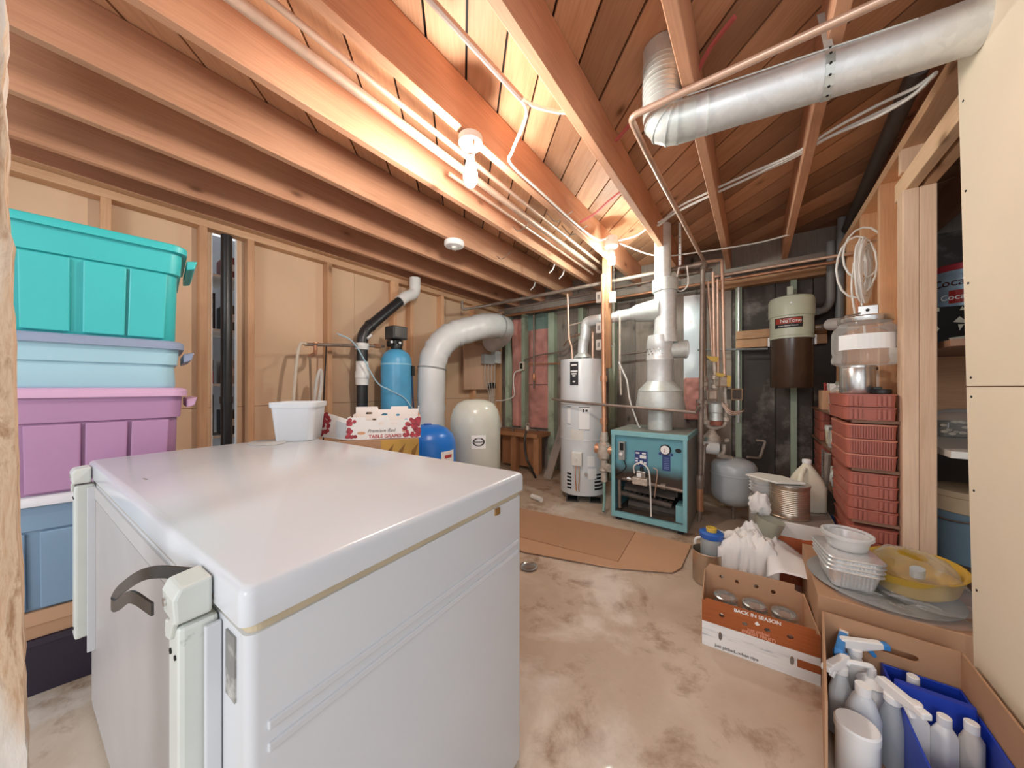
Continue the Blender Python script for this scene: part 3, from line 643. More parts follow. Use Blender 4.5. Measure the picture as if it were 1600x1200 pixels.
def grapes(cells, oy, M):
    mb = MB()
    for x, z, r in cells: mb.add([(x+r*cos(2*pi*k/10), oy-.0003*random.random(), z+r*sin(2*pi*k/10)) for k in range(10)], [tuple(range(10))], M)
    return mb
random.seed(3)
GR = plain('red_grape_print', 'b4404a', .5, var=.55, scale=60)
cl = [(.185-abs(random.gauss(0, .035))-.004, random.uniform(.01, .108), random.uniform(.008, .013)) for _ in range(46)]+[(random.uniform(.08, .19), random.uniform(.010, .03), .010) for _ in range(16)]
part('grape_print', grapes(cl, -dd_/2-.003, None), GR, gb)
cl = [(-.185+abs(random.gauss(0, .012)), random.uniform(.012, .11), .010) for _ in range(16)]+[(random.uniform(-.19, -.14), .018, .010) for _ in range(8)]
part('grape_print', grapes(cl, -dd_/2-.003, None), GR, gb)
cl = [(random.uniform(-.17, -.10), random.uniform(.03, .14), .011) for _ in range(34)]
part('grape_print', grapes(cl, -.003, Matrix.Translation((-w_/2, -dd_/2, 0)) @ Matrix.Rotation(radians(-22), 4, 'Z')), GR, gb)
part('lettering', MB().mesh(text('Premium Red', .026, .0003, shear=.35), Matrix.Translation((-.02, -dd_/2-.003, .045)) @ XZ), plain('grey_print', '77706e', .6), gb)
part('lettering', MB().mesh(text('TABLE GRAPES', .026, .0003, bold=.0005), Matrix.Translation((.0, -dd_/2-.003, .014)) @ XZ), TEXTR, gb)
yb = thing('banana_tray', 'brown and yellow fruit box under the grape box', 'box', (GC.x, GC.y, .69), grz)
YEL = plain('yellow_print', 'c79a4a', .7, var=.25, scale=5)
part('tray_wall', MB().box(-.23, -.165, 0, .175, .165, .145), CARD, yb, bev=.002); part('printed_front', MB().box(-.02, -.168, .0, .177, -.1655, .143), YEL, yb)
for x in (.02, .08, .15): part('leaf_print', MB().add([(x-.02, -.1687, .02), (x+.005, -.1687, .05), (x+.025, -.1687, .12), (x-.01, -.1687, .08)], [(0, 1, 2, 3)]), plain('brown_print', '8a5f2a', .7), yb)
lc = thing('tall_carton', 'brown carton carrying the fruit boxes behind the freezer', 'carton', (GC.x, GC.y, 0), grz); part('carton_box', MB().box(-.22, -.16, 0, .17, .16, .688), CARD, lc, bev=.003)
part('carton_tape', MB().box(-.03, -.1615, 0, .03, -.16, .688), CARD2, lc)

# ------------------------------------------------------------------ water heater
WH = Vector((-1.42, 3.15, 0)); wh = thing('water_heater', 'tall pale grey gas water heater left of the blue boiler', 'water heater', WH)
ac = atan2(-WH.y, -WH.x); HGREY = plain('heater_grey', 'd5d8da', .3, var=.03)
part('shell', MB().lathe([(.215, .07), (.225, .075), (.225, .60), (.228, .602), (.228, .615), (.225, .617), (.225, 1.385), (.22, 1.398), (.05, 1.402)], n=40), HGREY, wh, smooth=True)
part('seam_band', MB().lathe([(.2275, .945), (.2275, .955)], n=40), plain('seam_grey', 'a9abab', .4), wh, smooth=True)
for x in (-.16, .06): 
    part('stand_block', MB().mesh(sheet([(0, 0), (.12, 0), (.12, .07), (0, .07)], [[(.012, .01), (.108, .01), (.108, .06), (.012, .06)]], .36), Matrix.Rotation(ac+pi/2, 4, 'Z') @ Matrix.Translation((x, 0, 0)) @ XZ), plain('dark_block', '4a4644', .7), wh)
def plate(w, z0, z1, ang, m, name, off=.0015, R=.226, parent=None):
    mb = MB()
    for k in range(6):
        x0 = -w/2+w*k/6; mb.box(x0, 0, z0, x0+w/6, off, z1)
    return part(name, wrapz(mb, R, (0, 0, 0), ang), m, parent or wh)
plate(.085, 1.14, 1.365, ac-.38, TEXTK, 'name_plate')
for z, w in ((1.335, .06), (1.275, .07), (1.25, .05), (1.23, .03), (1.175, .025)): plate(w, z-.007, z+.007, ac-.38, PAPER, 'plate_print', .0025)
def wtext(s, size, z, ang, R, m, parent, name='lettering', off=.003):
    mb = MB().mesh(text(s, size, .0003, bold=.0004), Matrix.Translation((0, off, 0)) @ XZ)
    return part(name, wrapz(mb, R, (0, 0, z), ang), m, parent)
plate(.04, .76, .93, ac-.62, PAPER, 'warning_label'); plate(.10, .71, .93, ac+.06, PAPER, 'warning_label'); plate(.13, .60, .71, ac-.25, OFFWHITE, 'data_label')
for ang, w, z0, z1 in ((ac+.06, .104, .925, .931), (ac+.06, .104, .709, .714), (ac-.62, .044, .925, .931), (ac-.62, .044, .757, .763)): plate(w, z0, z1, ang, TEXTK, 'label_frame', .0025)
plate(.012, .88, .91, ac+.03, TEXTK, 'label_mark', .003); plate(.02, .885, .905, ac+.15, TEXTK, 'label_mark', .003)
plate(.075, .36, .46, ac+.35, PAPER, 'data_label'); plate(.09, .24, .34, ac+.40, PAPER, 'data_label')
def wbox(name, m, ang, z0, z1, r0, r1, w, bev=.004):
    M = Matrix.Rotation(ang, 4, 'Z'); return part(name, MB().box(r0, -w/2, z0, r1, w/2, z1, M), m, wh, bev=bev)
gv = wbox('gas_valve', OFFWHITE, ac-.22, .37, .50, .22, .275, .10, .008)
part('valve_knob', MB().cyl(Matrix.Rotation(ac-.22, 3, 'Z') @ Vector((.27, -.01, .44)), Matrix.Rotation(ac-.22, 3, 'Z') @ Vector((.29, -.01, .44)), .018, n=12), OFFWHITE, wh)
for dy in (-.01, .015): part('pilot_tube', MB().tube([Matrix.Rotation(ac-.22, 3, 'Z') @ Vector(p) for p in spline([(.25, dy, .37), (.26, dy*1.5, .28), (.245, dy, .16), (.23, dy, .12)], 4)], .005, 6), COPPER, wh)
part('drain_cock', MB().cyl(Matrix.Rotation(ac+.12, 3, 'Z') @ Vector((.22, 0, .29)), Matrix.Rotation(ac+.12, 3, 'Z') @ Vector((.255, 0, .29)), .016, n=12), STEEL, wh, smooth=True)
for sg, a0 in ((-1, -.62), (1, .62), (1, .85)):
    for k in range(5): wbox('vent_slot', DARK, ac+a0, .13+k*.034, .148+k*.034, .2225, .2262, .05, 0)
part('draft_hood', MB().lathe([(.09, 1.42), (.085, 1.435), (.05, 1.47)], n=24), GALV_D, wh, smooth=True)
for k in range(4): part('hood_leg', MB().box(.07*cos(k*pi/2+.4)-.006, .07*sin(k*pi/2+.4)-.006, 1.395, .07*cos(k*pi/2+.4)+.006, .07*sin(k*pi/2+.4)+.006, 1.425), GALV_D, wh)
vp = [Vector(p) for p in ((-1.42, 3.15, 1.46), (-1.42, 3.15, 1.56), (-1.385, 3.14, 1.66), (-1.385, 3.14, 1.785), (-1.25, 3.12, 1.785), (-.70, 3.03, 1.785))]
vent = solo('vent_connector', MB().tube(fillet(vp, .09, 6), .052, 20), GALV, 'shiny round vent pipe from the water heater to the boiler flue', 'vent pipe', smooth=True)
for i, (p, q) in enumerate(((vp[1], vp[2]), (vp[2], vp[3]), (vp[3], vp[4]), (vp[4], vp[5]))):
    m_ = p+(q-p)*(.5 if i < 3 else .08); d = (q-p).normalized()*.006; part('joint_bead', MB().tube([m_-d, m_+d], .0545, 20), GALV_D, vent, True, smooth=True)
# heater water lines
solo('heater_pipe', MB().tube(fillet([(-1.55, 3.18, 1.40), (-1.56, 3.18, 1.55), (-1.60, 3.2, 1.62), (-1.62, 3.2, 2.12)], .03), .011, 10), COPPER_W, 'copper pipe rising from the top of the water heater, left one', 'pipe', smooth=True)
solo('heater_pipe', MB().tube(fillet([(-1.30, 3.12, 1.40), (-1.30, 3.12, 1.66), (-1.34, 3.2, 1.70), (-1.75, 3.5, 1.70), (-2.0, 3.85, 1.66)], .03), .011, 10), COPPER_W, 'copper pipe bending left above the water heater', 'pipe', smooth=True)
solo('relief_pipe', MB().tube(fillet([(-1.62, 3.22, 1.78), (-1.10, 3.06, 1.80), (-1.02, 3.04, 1.80), (-1.0, 3.03, 1.76), (-1.0, 3.03, 1.35), (-.99, 3.03, 1.05)], .03), .010, 10), VALVE, 'thin pipe crossing above the heater and dropping beside the wooden post', 'pipe', smooth=True)
# ------------------------------------------------------------------ boiler
BX0, BX1, BY0, BY1, BZ = -.983, -.407, 2.76, 3.28, .757
bo = thing('boiler', 'blue cabinet gas boiler with open burner compartment', 'boiler', ((BX0+BX1)/2, (BY0+BY1)/2, 0))
BLU = plain('boiler_blue', '74aab4', .42, var=.10, scale=4, dirt=('7d7a70', 6, .68)); BLUD = plain('boiler_edge_blue', '86bcc2', .45, var=.1, dirt=('6b675f', 7, .66))
def boiler_front():
    m = NT('boiler_front_sooty'); v = m.coord(rnd=False); c = lin('68a3b0')
    k = m.ramp(m.noise(v, 4, 5), [(.3, sc(c, .9)), (.7, sc(c, 1.08))])
    sx = m.n('ShaderNodeSeparateXYZ'); m.l(v, sx.inputs[0])
    # soot tongue left by the burner flames above the opening
    a = m.n('ShaderNodeMath', operation='MULTIPLY_ADD'); m.l(m.noise(v, 7, 5), a.inputs[0]); a.inputs[1].default_value = .10; m.l(sx.outputs['Z'], a.inputs[2])
    soot = m.ramp(a.outputs[0], [(.0, (1, 1, 1)), (.455, (1, 1, 1)), (.545, (0, 0, 0)), (1, (0, 0, 0))])
    return m.fin(m.mix(soot, k, lin('3a2d23')), .45)
part('side_sheet', MB().box(BX0, BY0, .03, BX0+.018, BY1, BZ-.01), BLU, bo, True, bev=.003)
part('side_sheet', MB().box(BX1-.018, BY0, .03, BX1, BY1, BZ-.01), plain('boiler_grey_side', '8d8a84', .5, var=.12, dirt=('5d5650', 5, .6)), bo, True, bev=.003)
part('top_sheet', MB().box(BX0-.004, BY0-.004, BZ-.04, BX1+.004, BY1, BZ), BLUD, bo, True, bev=.003)
part('top_dust', MB().box(BX0+.01, BY0+.02, BZ, BX1-.01, BY1-.01, BZ+.002), plain('dusty_top', '8f938b', .7, var=.2), bo, True)
part('bottom_rail', MB().box(BX0, BY0-.002, .03, BX1, BY0+.03, .075), BLUD, bo, True, bev=.003)
for x in (BX0, BX1-.03): part('front_stile', MB().box(x, BY0-.003, .03, x+.03, BY0+.012, BZ-.03), BLUD, bo, True, bev=.003)
part('front_panel', MB().box(BX0+.02, BY0+.03, .335, BX1-.02, BY0+.036, BZ-.035), boiler_front(), bo, True)
part('back_sheet', MB().box(BX0, BY1-.01, .03, BX1, BY1, BZ-.02), DARK, bo, True); part('floor_pan', MB().box(BX0+.02, BY0+.03, .05, BX1-.02, BY1, .07), plain('rusty_pan', '574a3f', .8, var=.4, scale=14), bo, True)
for x in (BX0+.03, BX1-.07):
    for y in (BY0+.02, BY1-.06): part('foot', MB().box(x, y, 0, x+.04, y+.04, .035), DARK, bo, True)
part('side_baffle', MB().box(BX1-.09, BY0+.06, .07, BX1-.02, BY0+.2, .20), BLUD, bo, True)
SOOTM = plain('sooty_iron', '5e544c', .65, .2, .35, 14)
part('burner_box', MB().box(BX0+.09, BY0+.14, .235, BX1-.09, BY1-.05, .33), SOOTM, bo, True, bev=.004)
part('burner_shield', MB().add([(BX0+.08, BY0+.07, .25), (BX1-.1, BY0+.07, .235), (BX1-.1, BY0+.16, .30), (BX0+.08, BY0+.16, .31)], [(0, 1, 2, 3)]), SOOTM, bo, True)
part('burner_bar', MB().cyl((BX0+.06, BY0+.075, .215), (BX1-.12, BY0+.075, .185), .022, n=12), SOOTM, bo, True, smooth=True)
for k in range(9): part('burner_slot', MB().box(BX0+.12+k*.04, BY0+.06, .238-k*.003, BX0+.145+k*.04, BY0+.07, .248-k*.003), DARK, bo, True)
part('ash_log', MB().cyl((BX0+.10, BY0+.17, .11), (BX1-.11, BY0+.19, .10), .05, n=9), SOOTM, bo, True)
gp = part('gas_train', MB().tube(fillet([(BX0+.05, BY0+.06, .09), (BX0+.05, BY0+.05, .345), (BX0+.14, BY0+.03, .355), (BX1-.005, BY0+.03, .325)], .02), .014, 10), IRON, bo, True, smooth=True)
gvx, gvz = BX0+.235, .36
part('valve_block', MB().box(gvx-.06, BY0-.02, gvz-.03, gvx+.06, BY0+.05, gvz+.03), VALVE, gp, True, bev=.01); part('valve_top', MB().box(gvx-.025, BY0-.02, gvz+.03, gvx+.045, BY0+.04, gvz+.085), STEEL, gp, True, bev=.006)
part('valve_knob', MB().lathe([(.014, 0), (.014, .03)], (gvx+.01, BY0+.01, gvz+.085), 12), BLACK, gp, True); part('valve_tag', MB().box(gvx-.02, BY0-.022, gvz+.035, gvx+.015, BY0-.02, gvz+.07), WHITE, gp, True)
part('union', MB().cyl((BX0+.385, BY0+.03, .342), (BX0+.42, BY0+.03, .340), .024, n=8), IRON, gp, True); part('pipe_cap', MB().cyl((gvx-.11, BY0+.03, gvz-.002), (gvx-.08, BY0+.03, gvz-.004), .018, n=8), STEEL, gp, True)
part('pilot_loop', MB().tube(spline([(gvx-.04, BY0-.01, gvz+.06), (gvx-.04, BY0-.03, gvz+.12), (gvx+.01, BY0-.035, gvz+.155), (gvx+.07, BY0-.03, gvz+.11), (gvx+.085, BY0-.03, gvz-.02), (gvx+.09, BY0-.02, .10)], 8), .006, 8), CABLE_W, bo, True, smooth=True)
part('pilot_tube', MB().tube(spline([(gvx+.10, BY0+.01, gvz+.12), (gvx+.13, BY0, gvz+.10), (gvx+.12, BY0+.01, gvz), (gvx+.10, BY0+.04, gvz-.12)], 6), .004, 6), COPPER_W, bo, True)
FY = BY0+.03
gz = BZ-.125; gX = BX0+.42
part('gauge', MB().lathe([(.040, 0), (.040, .02), (.036, .024)], n=24, M=mat4((gX, FY, gz), 0, pi/2)), BLACK, bo, True, smooth=True); part('gauge_face', MB().lathe([(.033, .0), (.033, .026)], n=24, M=mat4((gX, FY, gz), 0, pi/2)), PAPER, bo, True, smooth=True)
part('gauge_needle', MB().box(gX-.002, FY-.0275, gz-.02, gX+.002, FY-.026, gz+.012), TEXTR, bo, True)
part('name_badge', MB().lathe([(.016, 0), (.016, .005)], n=16, M=mat4((gX+.09, FY, gz), 0, pi/2) @ Matrix.Diagonal((1.4, 1, 1, 1))), BLACK, bo, True)
ax_ = BX0+.09
aq = part('aquastat', MB().box(ax_-.025, FY-.05, BZ-.24, ax_+.025, FY, BZ-.09), plain('grey_switch', '9b9d9b', .45), bo, True, bev=.004)
part('aquastat_face', MB().box(ax_-.012, FY-.052, BZ-.16, ax_+.018, FY-.05, BZ-.10), BLACK, aq, True); part('aquastat_dial', MB().lathe([(.014, 0), (.014, .01)], n=14, M=mat4((ax_-.002, FY-.05, BZ-.19), 0, pi/2)), WHITE, aq, True)
part('aquastat_cable', MB().tube(spline([(ax_+.01, FY-.02, BZ-.24), (ax_+.03, FY-.025, BZ-.30), (ax_-.01, FY-.02, BZ-.35), (BX0+.02, FY-.01, BZ-.385)], 6), .005, 6), BLACK, bo, True)
NAVY = plain('navy_label', '33457f', .5)
def flat(name, x0, z0, x1, z1, m, y=.002, parent=bo): return part(name, MB().box(x0, FY-y, z0, x1, FY, z1), m, parent, True)
LS = .02; L1 = flat('instruction_label', BX0+.165+LS, .475, BX0+.265+LS, .60, NAVY)
for x, z, w, h in ((.172, .575, .03, .012), (.222, .575, .03, .012), (.205, .54, .05, .026), (.172, .53, .02, .01), (.17, .51, .02, .01), (.175, .485, .025, .014), (.235, .50, .022, .012), (.235, .485, .022, .01), (.205, .50, .022, .022)): flat('label_print', BX0+x+LS, z, BX0+x+w+LS, z+h, PAPER, .003, L1)
L2 = flat('warning_label', BX0+.395, .465, BX0+.455, .60, NAVY); flat('label_tab', BX0+.37, .585, BX0+.475, .605, NAVY, .0022, L2)
for k in range(7): flat('label_line', BX0+.41, .48+k*.014, BX0+.445, .483+k*.014, plain('pale_blue_print', '8ea0cf', .6), .003, L2)
for x in (.39, .435): flat('label_mark', BX0+x, .59, BX0+x+.022, .60, plain('pale_blue_print', '8ea0cf', .6), .003, L2)

# boiler flue
FXc, FYc = -.655, 3.02
fl = thing('boiler_flue', 'galvanised flue with flared draft hood standing on the boiler', 'flue', (FXc, FYc, BZ))
def lat(name, prof, m, cx=FXc, cy=FYc, n=32): return part(name, MB().lathe(prof, (cx, cy, 0), n), m, fl, True, smooth=True)
lat('outlet_collar', [(.098, BZ), (.098, .97)], GALV_D)
lat('draft_hood', [(.195, .935), (.197, .94), (.175, 1.085), (.178, 1.09), (.105, 1.17), (.10, 1.175)], GALV_D)
lat('flue_pipe', [(.105, 1.17), (.105, 1.345), (.108, 1.35), (.108, 1.36), (.105, 1.365), (.105, 1.45), (.108, 1.455), (.100, 1.53), (.095, 1.56)], GALV)
UX, UY = -.615, 3.03
lat('upper_flue', [(.098, 1.50), (.092, 1.56), (.086, 1.62), (.086, 1.97)], GALV, UX, UY)
lat('flue_cap', [(.102, 1.93), (.102, 2.03), (.096, 2.035)], GALV_D, UX, UY); lat('roof_pipe', [(.065, 2.03), (.065, 2.5)], GALV, UX-.02, UY)
part('vent_branch', MB().tube([(-.90, 3.063, 1.785), (-.86, 3.057, 1.785), (UX-.02, UY, 1.785)], [.056, .075, .105], 24), GALV_D, fl, True, smooth=True)
part('damper_tee', MB().cyl((-.60, 3.03, 1.43), (-.47, 3.10, 1.44), .062, .075, 24), GALV_D, fl, True, smooth=True)
part('damper_face', MB().cyl((-.475, 3.098, 1.44), (-.465, 3.103, 1.44), .08, .08, 24), GALV, fl, True, smooth=True)
for k in range(12): part('rivet', MB().lathe([(.006, 0), (.004, .004)], n=8, M=mat4((FXc+.105*cos(-1.2-k*.12), FYc+.105*sin(-1.2-k*.12), 1.40+.02*(k % 3)), -1.2-k*.12) @ Matrix.Rotation(pi/2, 4, 'Y')), STEEL, fl, True)
solo('metal_sheet', MB().box(-.62, 3.972, 1.20, -.42, 3.98, 2.10), plain('bright_sheet', 'dfe6ea', .35, .2, .06, 4, dirt=('c6a79a', 7, .62)), 'bright metal sheet on the wall behind the boiler flue', 'metal sheet')
solo('metal_sheet', MB().box(-.80, 3.972, 1.15, -.73, 3.98, 2.06), GALV_D, 'narrow galvanised strip on the wall left of the boiler flue', 'metal sheet')

# wooden drop post with switches, copper main in front
wpst = thing('switch_post', 'short wooden drop post with switch boxes hung from a joist', 'post', (-1.13, 3.03, 1.30))
part('post_board', MB().box(-1.165, 3.02, 1.30, -1.085, 3.06, 2.53), W_BROWN, wpst, True, bev=.003)
for z in (1.47, 1.63, 1.92):
    p_ = part('switch_box', MB().box(-1.215, 2.985, z, -1.155, 3.03, z+.10), plain('pale_switch', 'd5cfc6', .45), wpst, True, bev=.005)
    part('toggle', MB().box(-1.195, 2.975, z+.03, -1.175, 2.986, z+.07), plain('grey_toggle', '8f8b86', .5), p_, True)
part('switch_box', MB().box(-1.09, 2.985, 1.90, -1.03, 3.02, 2.0), plain('pale_switch', 'd5cfc6', .45), wpst, True, bev=.005)
part('hook_ring', MB().tube([(-1.05+.018*cos(k*pi/8), 2.99, 1.50+.018*sin(k*pi/8)) for k in range(17)], .003, 6), STEEL, wpst, True)
cm = solo('copper_main', MB().cyl((-1.085, 2.86, .70), (-1.11, 2.90, 2.14), .021, n=16), COPPER, 'thick vertical copper pipe in front of the wooden post', 'pipe', smooth=True)
for z in (1.17, .79): part('coupling', MB().cyl((-1.095, 2.875, z), (-1.095, 2.876, z+.05), .032, n=14), COPPER, cm, True, smooth=True)
part('control_valve', MB().lathe([(.03, .28), (.028, .36), (.045, .38), (.03, .43), (.032, .47), (.055, .49), (.065, .55), (.06, .60), (.035, .63), (.04, .66), (.03, .72)], (-1.085, 2.86, 0), 12), VALVE, cm, True, smooth=30)
part('valve_bonnet', MB().cyl((-1.16, 2.85, .57), (-1.01, 2.86, .56), .045, .04, 12), COPPER, cm, True, smooth=True)
part('valve_flange', MB().cyl((-1.05, 2.82, .42), (-1.0, 2.78, .42), .035, .035, 8), VALVE, cm, True); part('lower_pipe', MB().tube(fillet([(-1.085, 2.86, .30), (-1.085, 2.86, .10), (-1.07, 2.80, .03)], .03), .012, 10), plain('verdigris', '8fb0a4', .5), cm, True, smooth=True)
gl = solo('gas_line', MB().tube([(-1.66, 2.95, 1.0), (-1.45, 2.83, .985), (-.95, 2.80, .96), (-.36, 2.80, .93), (-.36, 3.04, .955)], .012, 10), IRON, 'dark gas pipe crossing in front of the water heater and flue', 'pipe', smooth=True)

# iron and copper lines under the joists near the back wall
def run(name, pts, r, m, label, fil=.04, cat='pipe', n=12): return solo(name, MB().tube(fillet(pts, fil), r, n), m, label, cat, smooth=True)
ip = run('iron_pipe', [(-2.78, 3.16, 2.15), (-.33, 3.16, 2.15), (-.345, 3.12, 2.10), (-.36, 3.05, .10)], .019, IRON, 'long iron pipe under the joists turning down beside the boiler')
for z in (.94, .99): part('tee_collar', MB().cyl((-.36, 3.07, z), (-.36, 3.07, z+.03), .030, n=12), IRON, ip, True)
part('ball_valve', MB().lathe([(.026, .30), (.034, .33), (.034, .38), (.026, .41)], (-.36, 3.053, 0), 10), IRON, ip, True, smooth=True); part('rusty_nipple', MB().cyl((-.36, 3.052, .12), (-.36, 3.053, .30), .026, n=12), COPPER, ip, True, smooth=True)
part('elbow_fitting', MB().tube(fillet([(-.42, 3.16, 2.15), (-.335, 3.16, 2.15), (-.345, 3.12, 2.08)], .03), .026, 12), IRON, ip, True, smooth=True)
run('iron_pipe', [(-2.70, 3.37, 2.12), (-.30, 3.37, 2.15)], .014, IRON, 'thinner iron pipe just behind the long one under the joists')
run('brown_pipe', [(-3.0, 3.72, 2.13), (.55, 3.72, 2.14)], .014, COPPER, 'brown copper pipe along the top of the back wall')
run('iron_pipe', [at(722, 470, 4.0), at(722, 484, 4.0), at(760, 478, 4.1), at(800, 468, 4.15)], .016, IRON, 'bent end of iron pipe above the wrapped duct')
run('copper_pipe', [(-.33, 3.16, 2.16), at(1128, 406, 2.78), at(1128, 412, 2.77), at(1132, 594, 2.76)], .013, COPPER_W, 'copper pipe with a top elbow, rightmost of the riser group')
c0 = aty(1140, 418, 3.45); c1 = aty(1330, 388, 3.45)
run('copper_pipe', [(-.30, 3.45, 2.11), (.58, 3.45, 2.11)], .012, COPPER_W, 'copper pipe crossing above the green vacuum canister')
# riser group and zone valves
for px0, y0, px1, y1, r, lab_ in ((1099, 428, 1100, 590, .012, 'copper riser next to the iron pipe, leftmost of the group'), (1106, 440, 1113, 560, .010, 'slanting copper riser, second of the group'), (1114, 425, 1116, 575, .012, 'copper riser in the middle of the group'), (1121, 436, 1122, 590, .010, 'thin copper riser, second from the right of the group')):
    run('copper_riser', [at(px0, y0, 2.74), at(px1, y1, 2.76)], r, COPPER_W, lab_)
zv = thing('zone_manifold', 'corroded zone valve manifold with yellow tags right of the boiler', 'valve manifold', at(1117, 690, 2.76))
def zt(name, pts, r, m, fil=.03, n=10): return part(name, MB().tube(fillet([at(*p) for p in pts], fil), r, n), m, zv, True, smooth=True)
T = 2.76
zt('left_leg', [(1100, 588, T), (1100, 640, T), (1103, 664, T), (1114, 670, T), (1133, 664, T), (1134, 640, T), (1132, 590, T)], .018, VALVE)
for x, y in ((1100, 600), (1100, 628), (1103, 660), (1134, 655), (1133, 634), (1117, 590), (1117, 604)):
    p_ = at(x, y, T); part('fitting', MB().lathe([(.02, -.022), (.03, -.015), (.03, .015), (.02, .022)], p_, 10), VALVE, zv, True, smooth=30)
zt('centre_leg', [(1116, 565, T), (1118, 600, T), (1117, 628, T)], .017, VALVE)
p_ = at(1118, 640, T); part('circulator', MB().lathe([(.03, -.10), (.05, -.09), (.045, -.03), (.055, -.02), (.055, .05), (.04, .06)], p_, 16), GALV_D, zv, True, smooth=30); part('circulator_base', MB().lathe([(.05, -.13), (.055, -.10), (.045, -.09)], p_, 12), plain('rust_red', '9b5f4c', .6), zv, True, smooth=30)
for x, y, w, h in ((1110, 617, .07, .075), (1127, 596, .075, .08), (1147, 616, .085, .085)):
    p_ = at(x, y, T-.05); M = mat4(p_, YAW); q = part('zone_motor', MB().box(-w/2, -.03, -h/2, w/2, .03, h/2, M), VALVE if x < 1140 else plain('dark_motor', '55504c', .5), zv, True, bev=.004)
    part('motor_frame', MB().mesh(sheet([(-w/2-.004, -h/2-.004), (w/2+.004, -h/2-.004), (w/2+.004, h/2+.004), (-w/2-.004, h/2+.004)], [[(-w/2+.006, -h/2+.006), (w/2-.006, -h/2+.006), (w/2-.006, h/2-.006), (-w/2+.006, h/2-.006)]], .004), M @ Matrix.Translation((0, -.033, 0)) @ XZ), STEEL, q, True)
YT = plain('yellow_tag', 'd9b95e', .6, var=.1)
for pts in (((1103, 556), (1123, 558), (1121, 566), (1110, 564)), ((1117, 582), (1133, 584), (1130, 589), (1121, 588)), ((1136, 586), (1143, 588), (1141, 604), (1136, 603))):
    part('yellow_tag', MB().prism([at(x, y, T-.09) for x, y in pts], gy.to_3d()*.002), YT, zv, True)
for k in range(6):
    part('loose_wire', MB().tube(spline([at(1128, 628+k, T-.06), at(1140, 640+k*1.5, T-.08), at(1150+k, 643+k, T-.06), at(1163-k*2, 641+k*2, T-.04)], 5), .003, 5), CABLE_W if k % 2 else COPPER, zv, True)
part('air_scoop', MB().lathe([(.02, -.09), (.05, -.07), (.065, -.02), (.065, .03), (.04, .06), (.02, .09)], at(1112, 688, T), 14), VALVE, zv, True, smooth=30)
part('regulator', MB().cyl(at(1096, 698, T-.02), at(1120, 700, T-.04), .05, .055, 16), plain('pale_regulator', 'd0d2d0', .4), zv, True, smooth=True)
zt('side_pipe', [(1130, 688, T-.02), (1100, 696, T-.06), (1100, 720, T-.08), (1092, 815, T-.1)], .014, IRON)
zt('tank_feed', [(1131, 694, T), (1131, 708, T), (1120, 712, T), (1144, 715, T+.02), (1146, 730, T+.04)], .018, VALVE)
zt('valve_stub', [(1124, 690, T), (1138, 688, T)], .016, VALVE)
et = at(1146, 755, 2.80); e = thing('expansion_tank', 'small grey expansion tank hanging right of the boiler', 'tank', (et.x, et.y, et.z-.15))
ET = plain('tank_grey', 'b9c0c4', .3, var=.05)
part('tank_shell', MB().lathe([(.02, -.035), (.10, -.02), (.155, .03), (.168, .08), (.168, .225), (.171, .228), (.171, .235), (.166, .24), (.166, .30), (.145, .335), (.09, .36), (.02, .37)], n=32), ET, e, smooth=True)
part('air_valve', MB().lathe([(.012, -.16), (.014, -.03)], n=10), IRON, e, smooth=True)
# central vacuum canister
vc = thing('vacuum_canister', 'pale green and brown central vacuum canister on the back wall', 'vacuum', (.25, 3.70, 1.115)); VR = .148
PG = plain('pale_green_paint', 'c9d2bd', .35, var=.03); BRN = plain('brown_enamel', '4f3d30', .25, var=.12)
part('dirt_bin', MB().lathe([(VR-.012, 0), (VR-.004, .012), (VR-.004, .43)], n=36), BRN, vc, smooth=True)
part('motor_cover', MB().lathe([(VR+.006, .415), (VR+.006, .43), (VR-.002, .44), (VR, .60), (VR+.008, .605), (VR+.008, .74), (VR-.002, .765), (VR*.8, .775), (.02, .778)], n=36), PG, vc, smooth=True)
av = atan2(-3.7, -.25)
part('hang_strap', MB().box(-.02, VR-.03, .70, .02, VR+.01, .90), PG, vc)
mbp = MB()
for k in range(8): mbp.box(-.095+.19*k/8, 0, .50, -.095+.19*(k+1)/8, .0015, .585)
part('name_plate', wrapz(mbp, VR+.001, (0, 0, 0), av-.14), TEXTK, vc)
mbp = MB()
for k in range(8): mbp.box(-.087+.174*k/8, 0, .533, -.087+.174*(k+1)/8, .0022, .579)
part('plate_red', wrapz(mbp, VR+.001, (0, 0, 0), av-.14), plain('plate_red', 'a8402c', .45), vc)
wtext('NuTone', .042, .555, av-.02, VR+.001, WHITE, vc); wtext('Power Central Vacuum', .014, .516, av-.14, VR+.001, PAPER, vc)
part('cover_screw', MB().cyl(Vector((VR*cos(av), VR*sin(av), .70)), Vector(((VR+.014)*cos(av), (VR+.014)*sin(av), .70)), .008, n=12), GALV_D, vc)
for sx in (-1, 1): part('latch', MB().box(sx*(VR+.004)-.008, -.03, .36, sx*(VR+.004)+.008, .0, .44), WHITE, vc, bev=.003)
vt = at(1298, 430, 2.85)
run('vacuum_pipe', [at(1298, 378, 2.78), at(1298, 470, 2.78), at(1290, 484, 2.78), at(1277, 487, 2.76)], .028, PVC_G, 'grey vacuum pipe curving down to the green canister', .07, 'pipe', 16)
run('vacuum_pipe', [at(1316, 340, 2.74), at(1313, 400, 2.76), at(1312, 500, 2.78)], .030, PVC_G, 'straight grey pipe right of the curved vacuum pipe', .05, 'pipe', 16)
run('exhaust_hose', [at(1272, 512, 2.78), at(1290, 510, 2.75), at(1300, 508, 2.72)], .028, STEEL, 'short ribbed hose from the vacuum canister', .02, 'hose', 16)
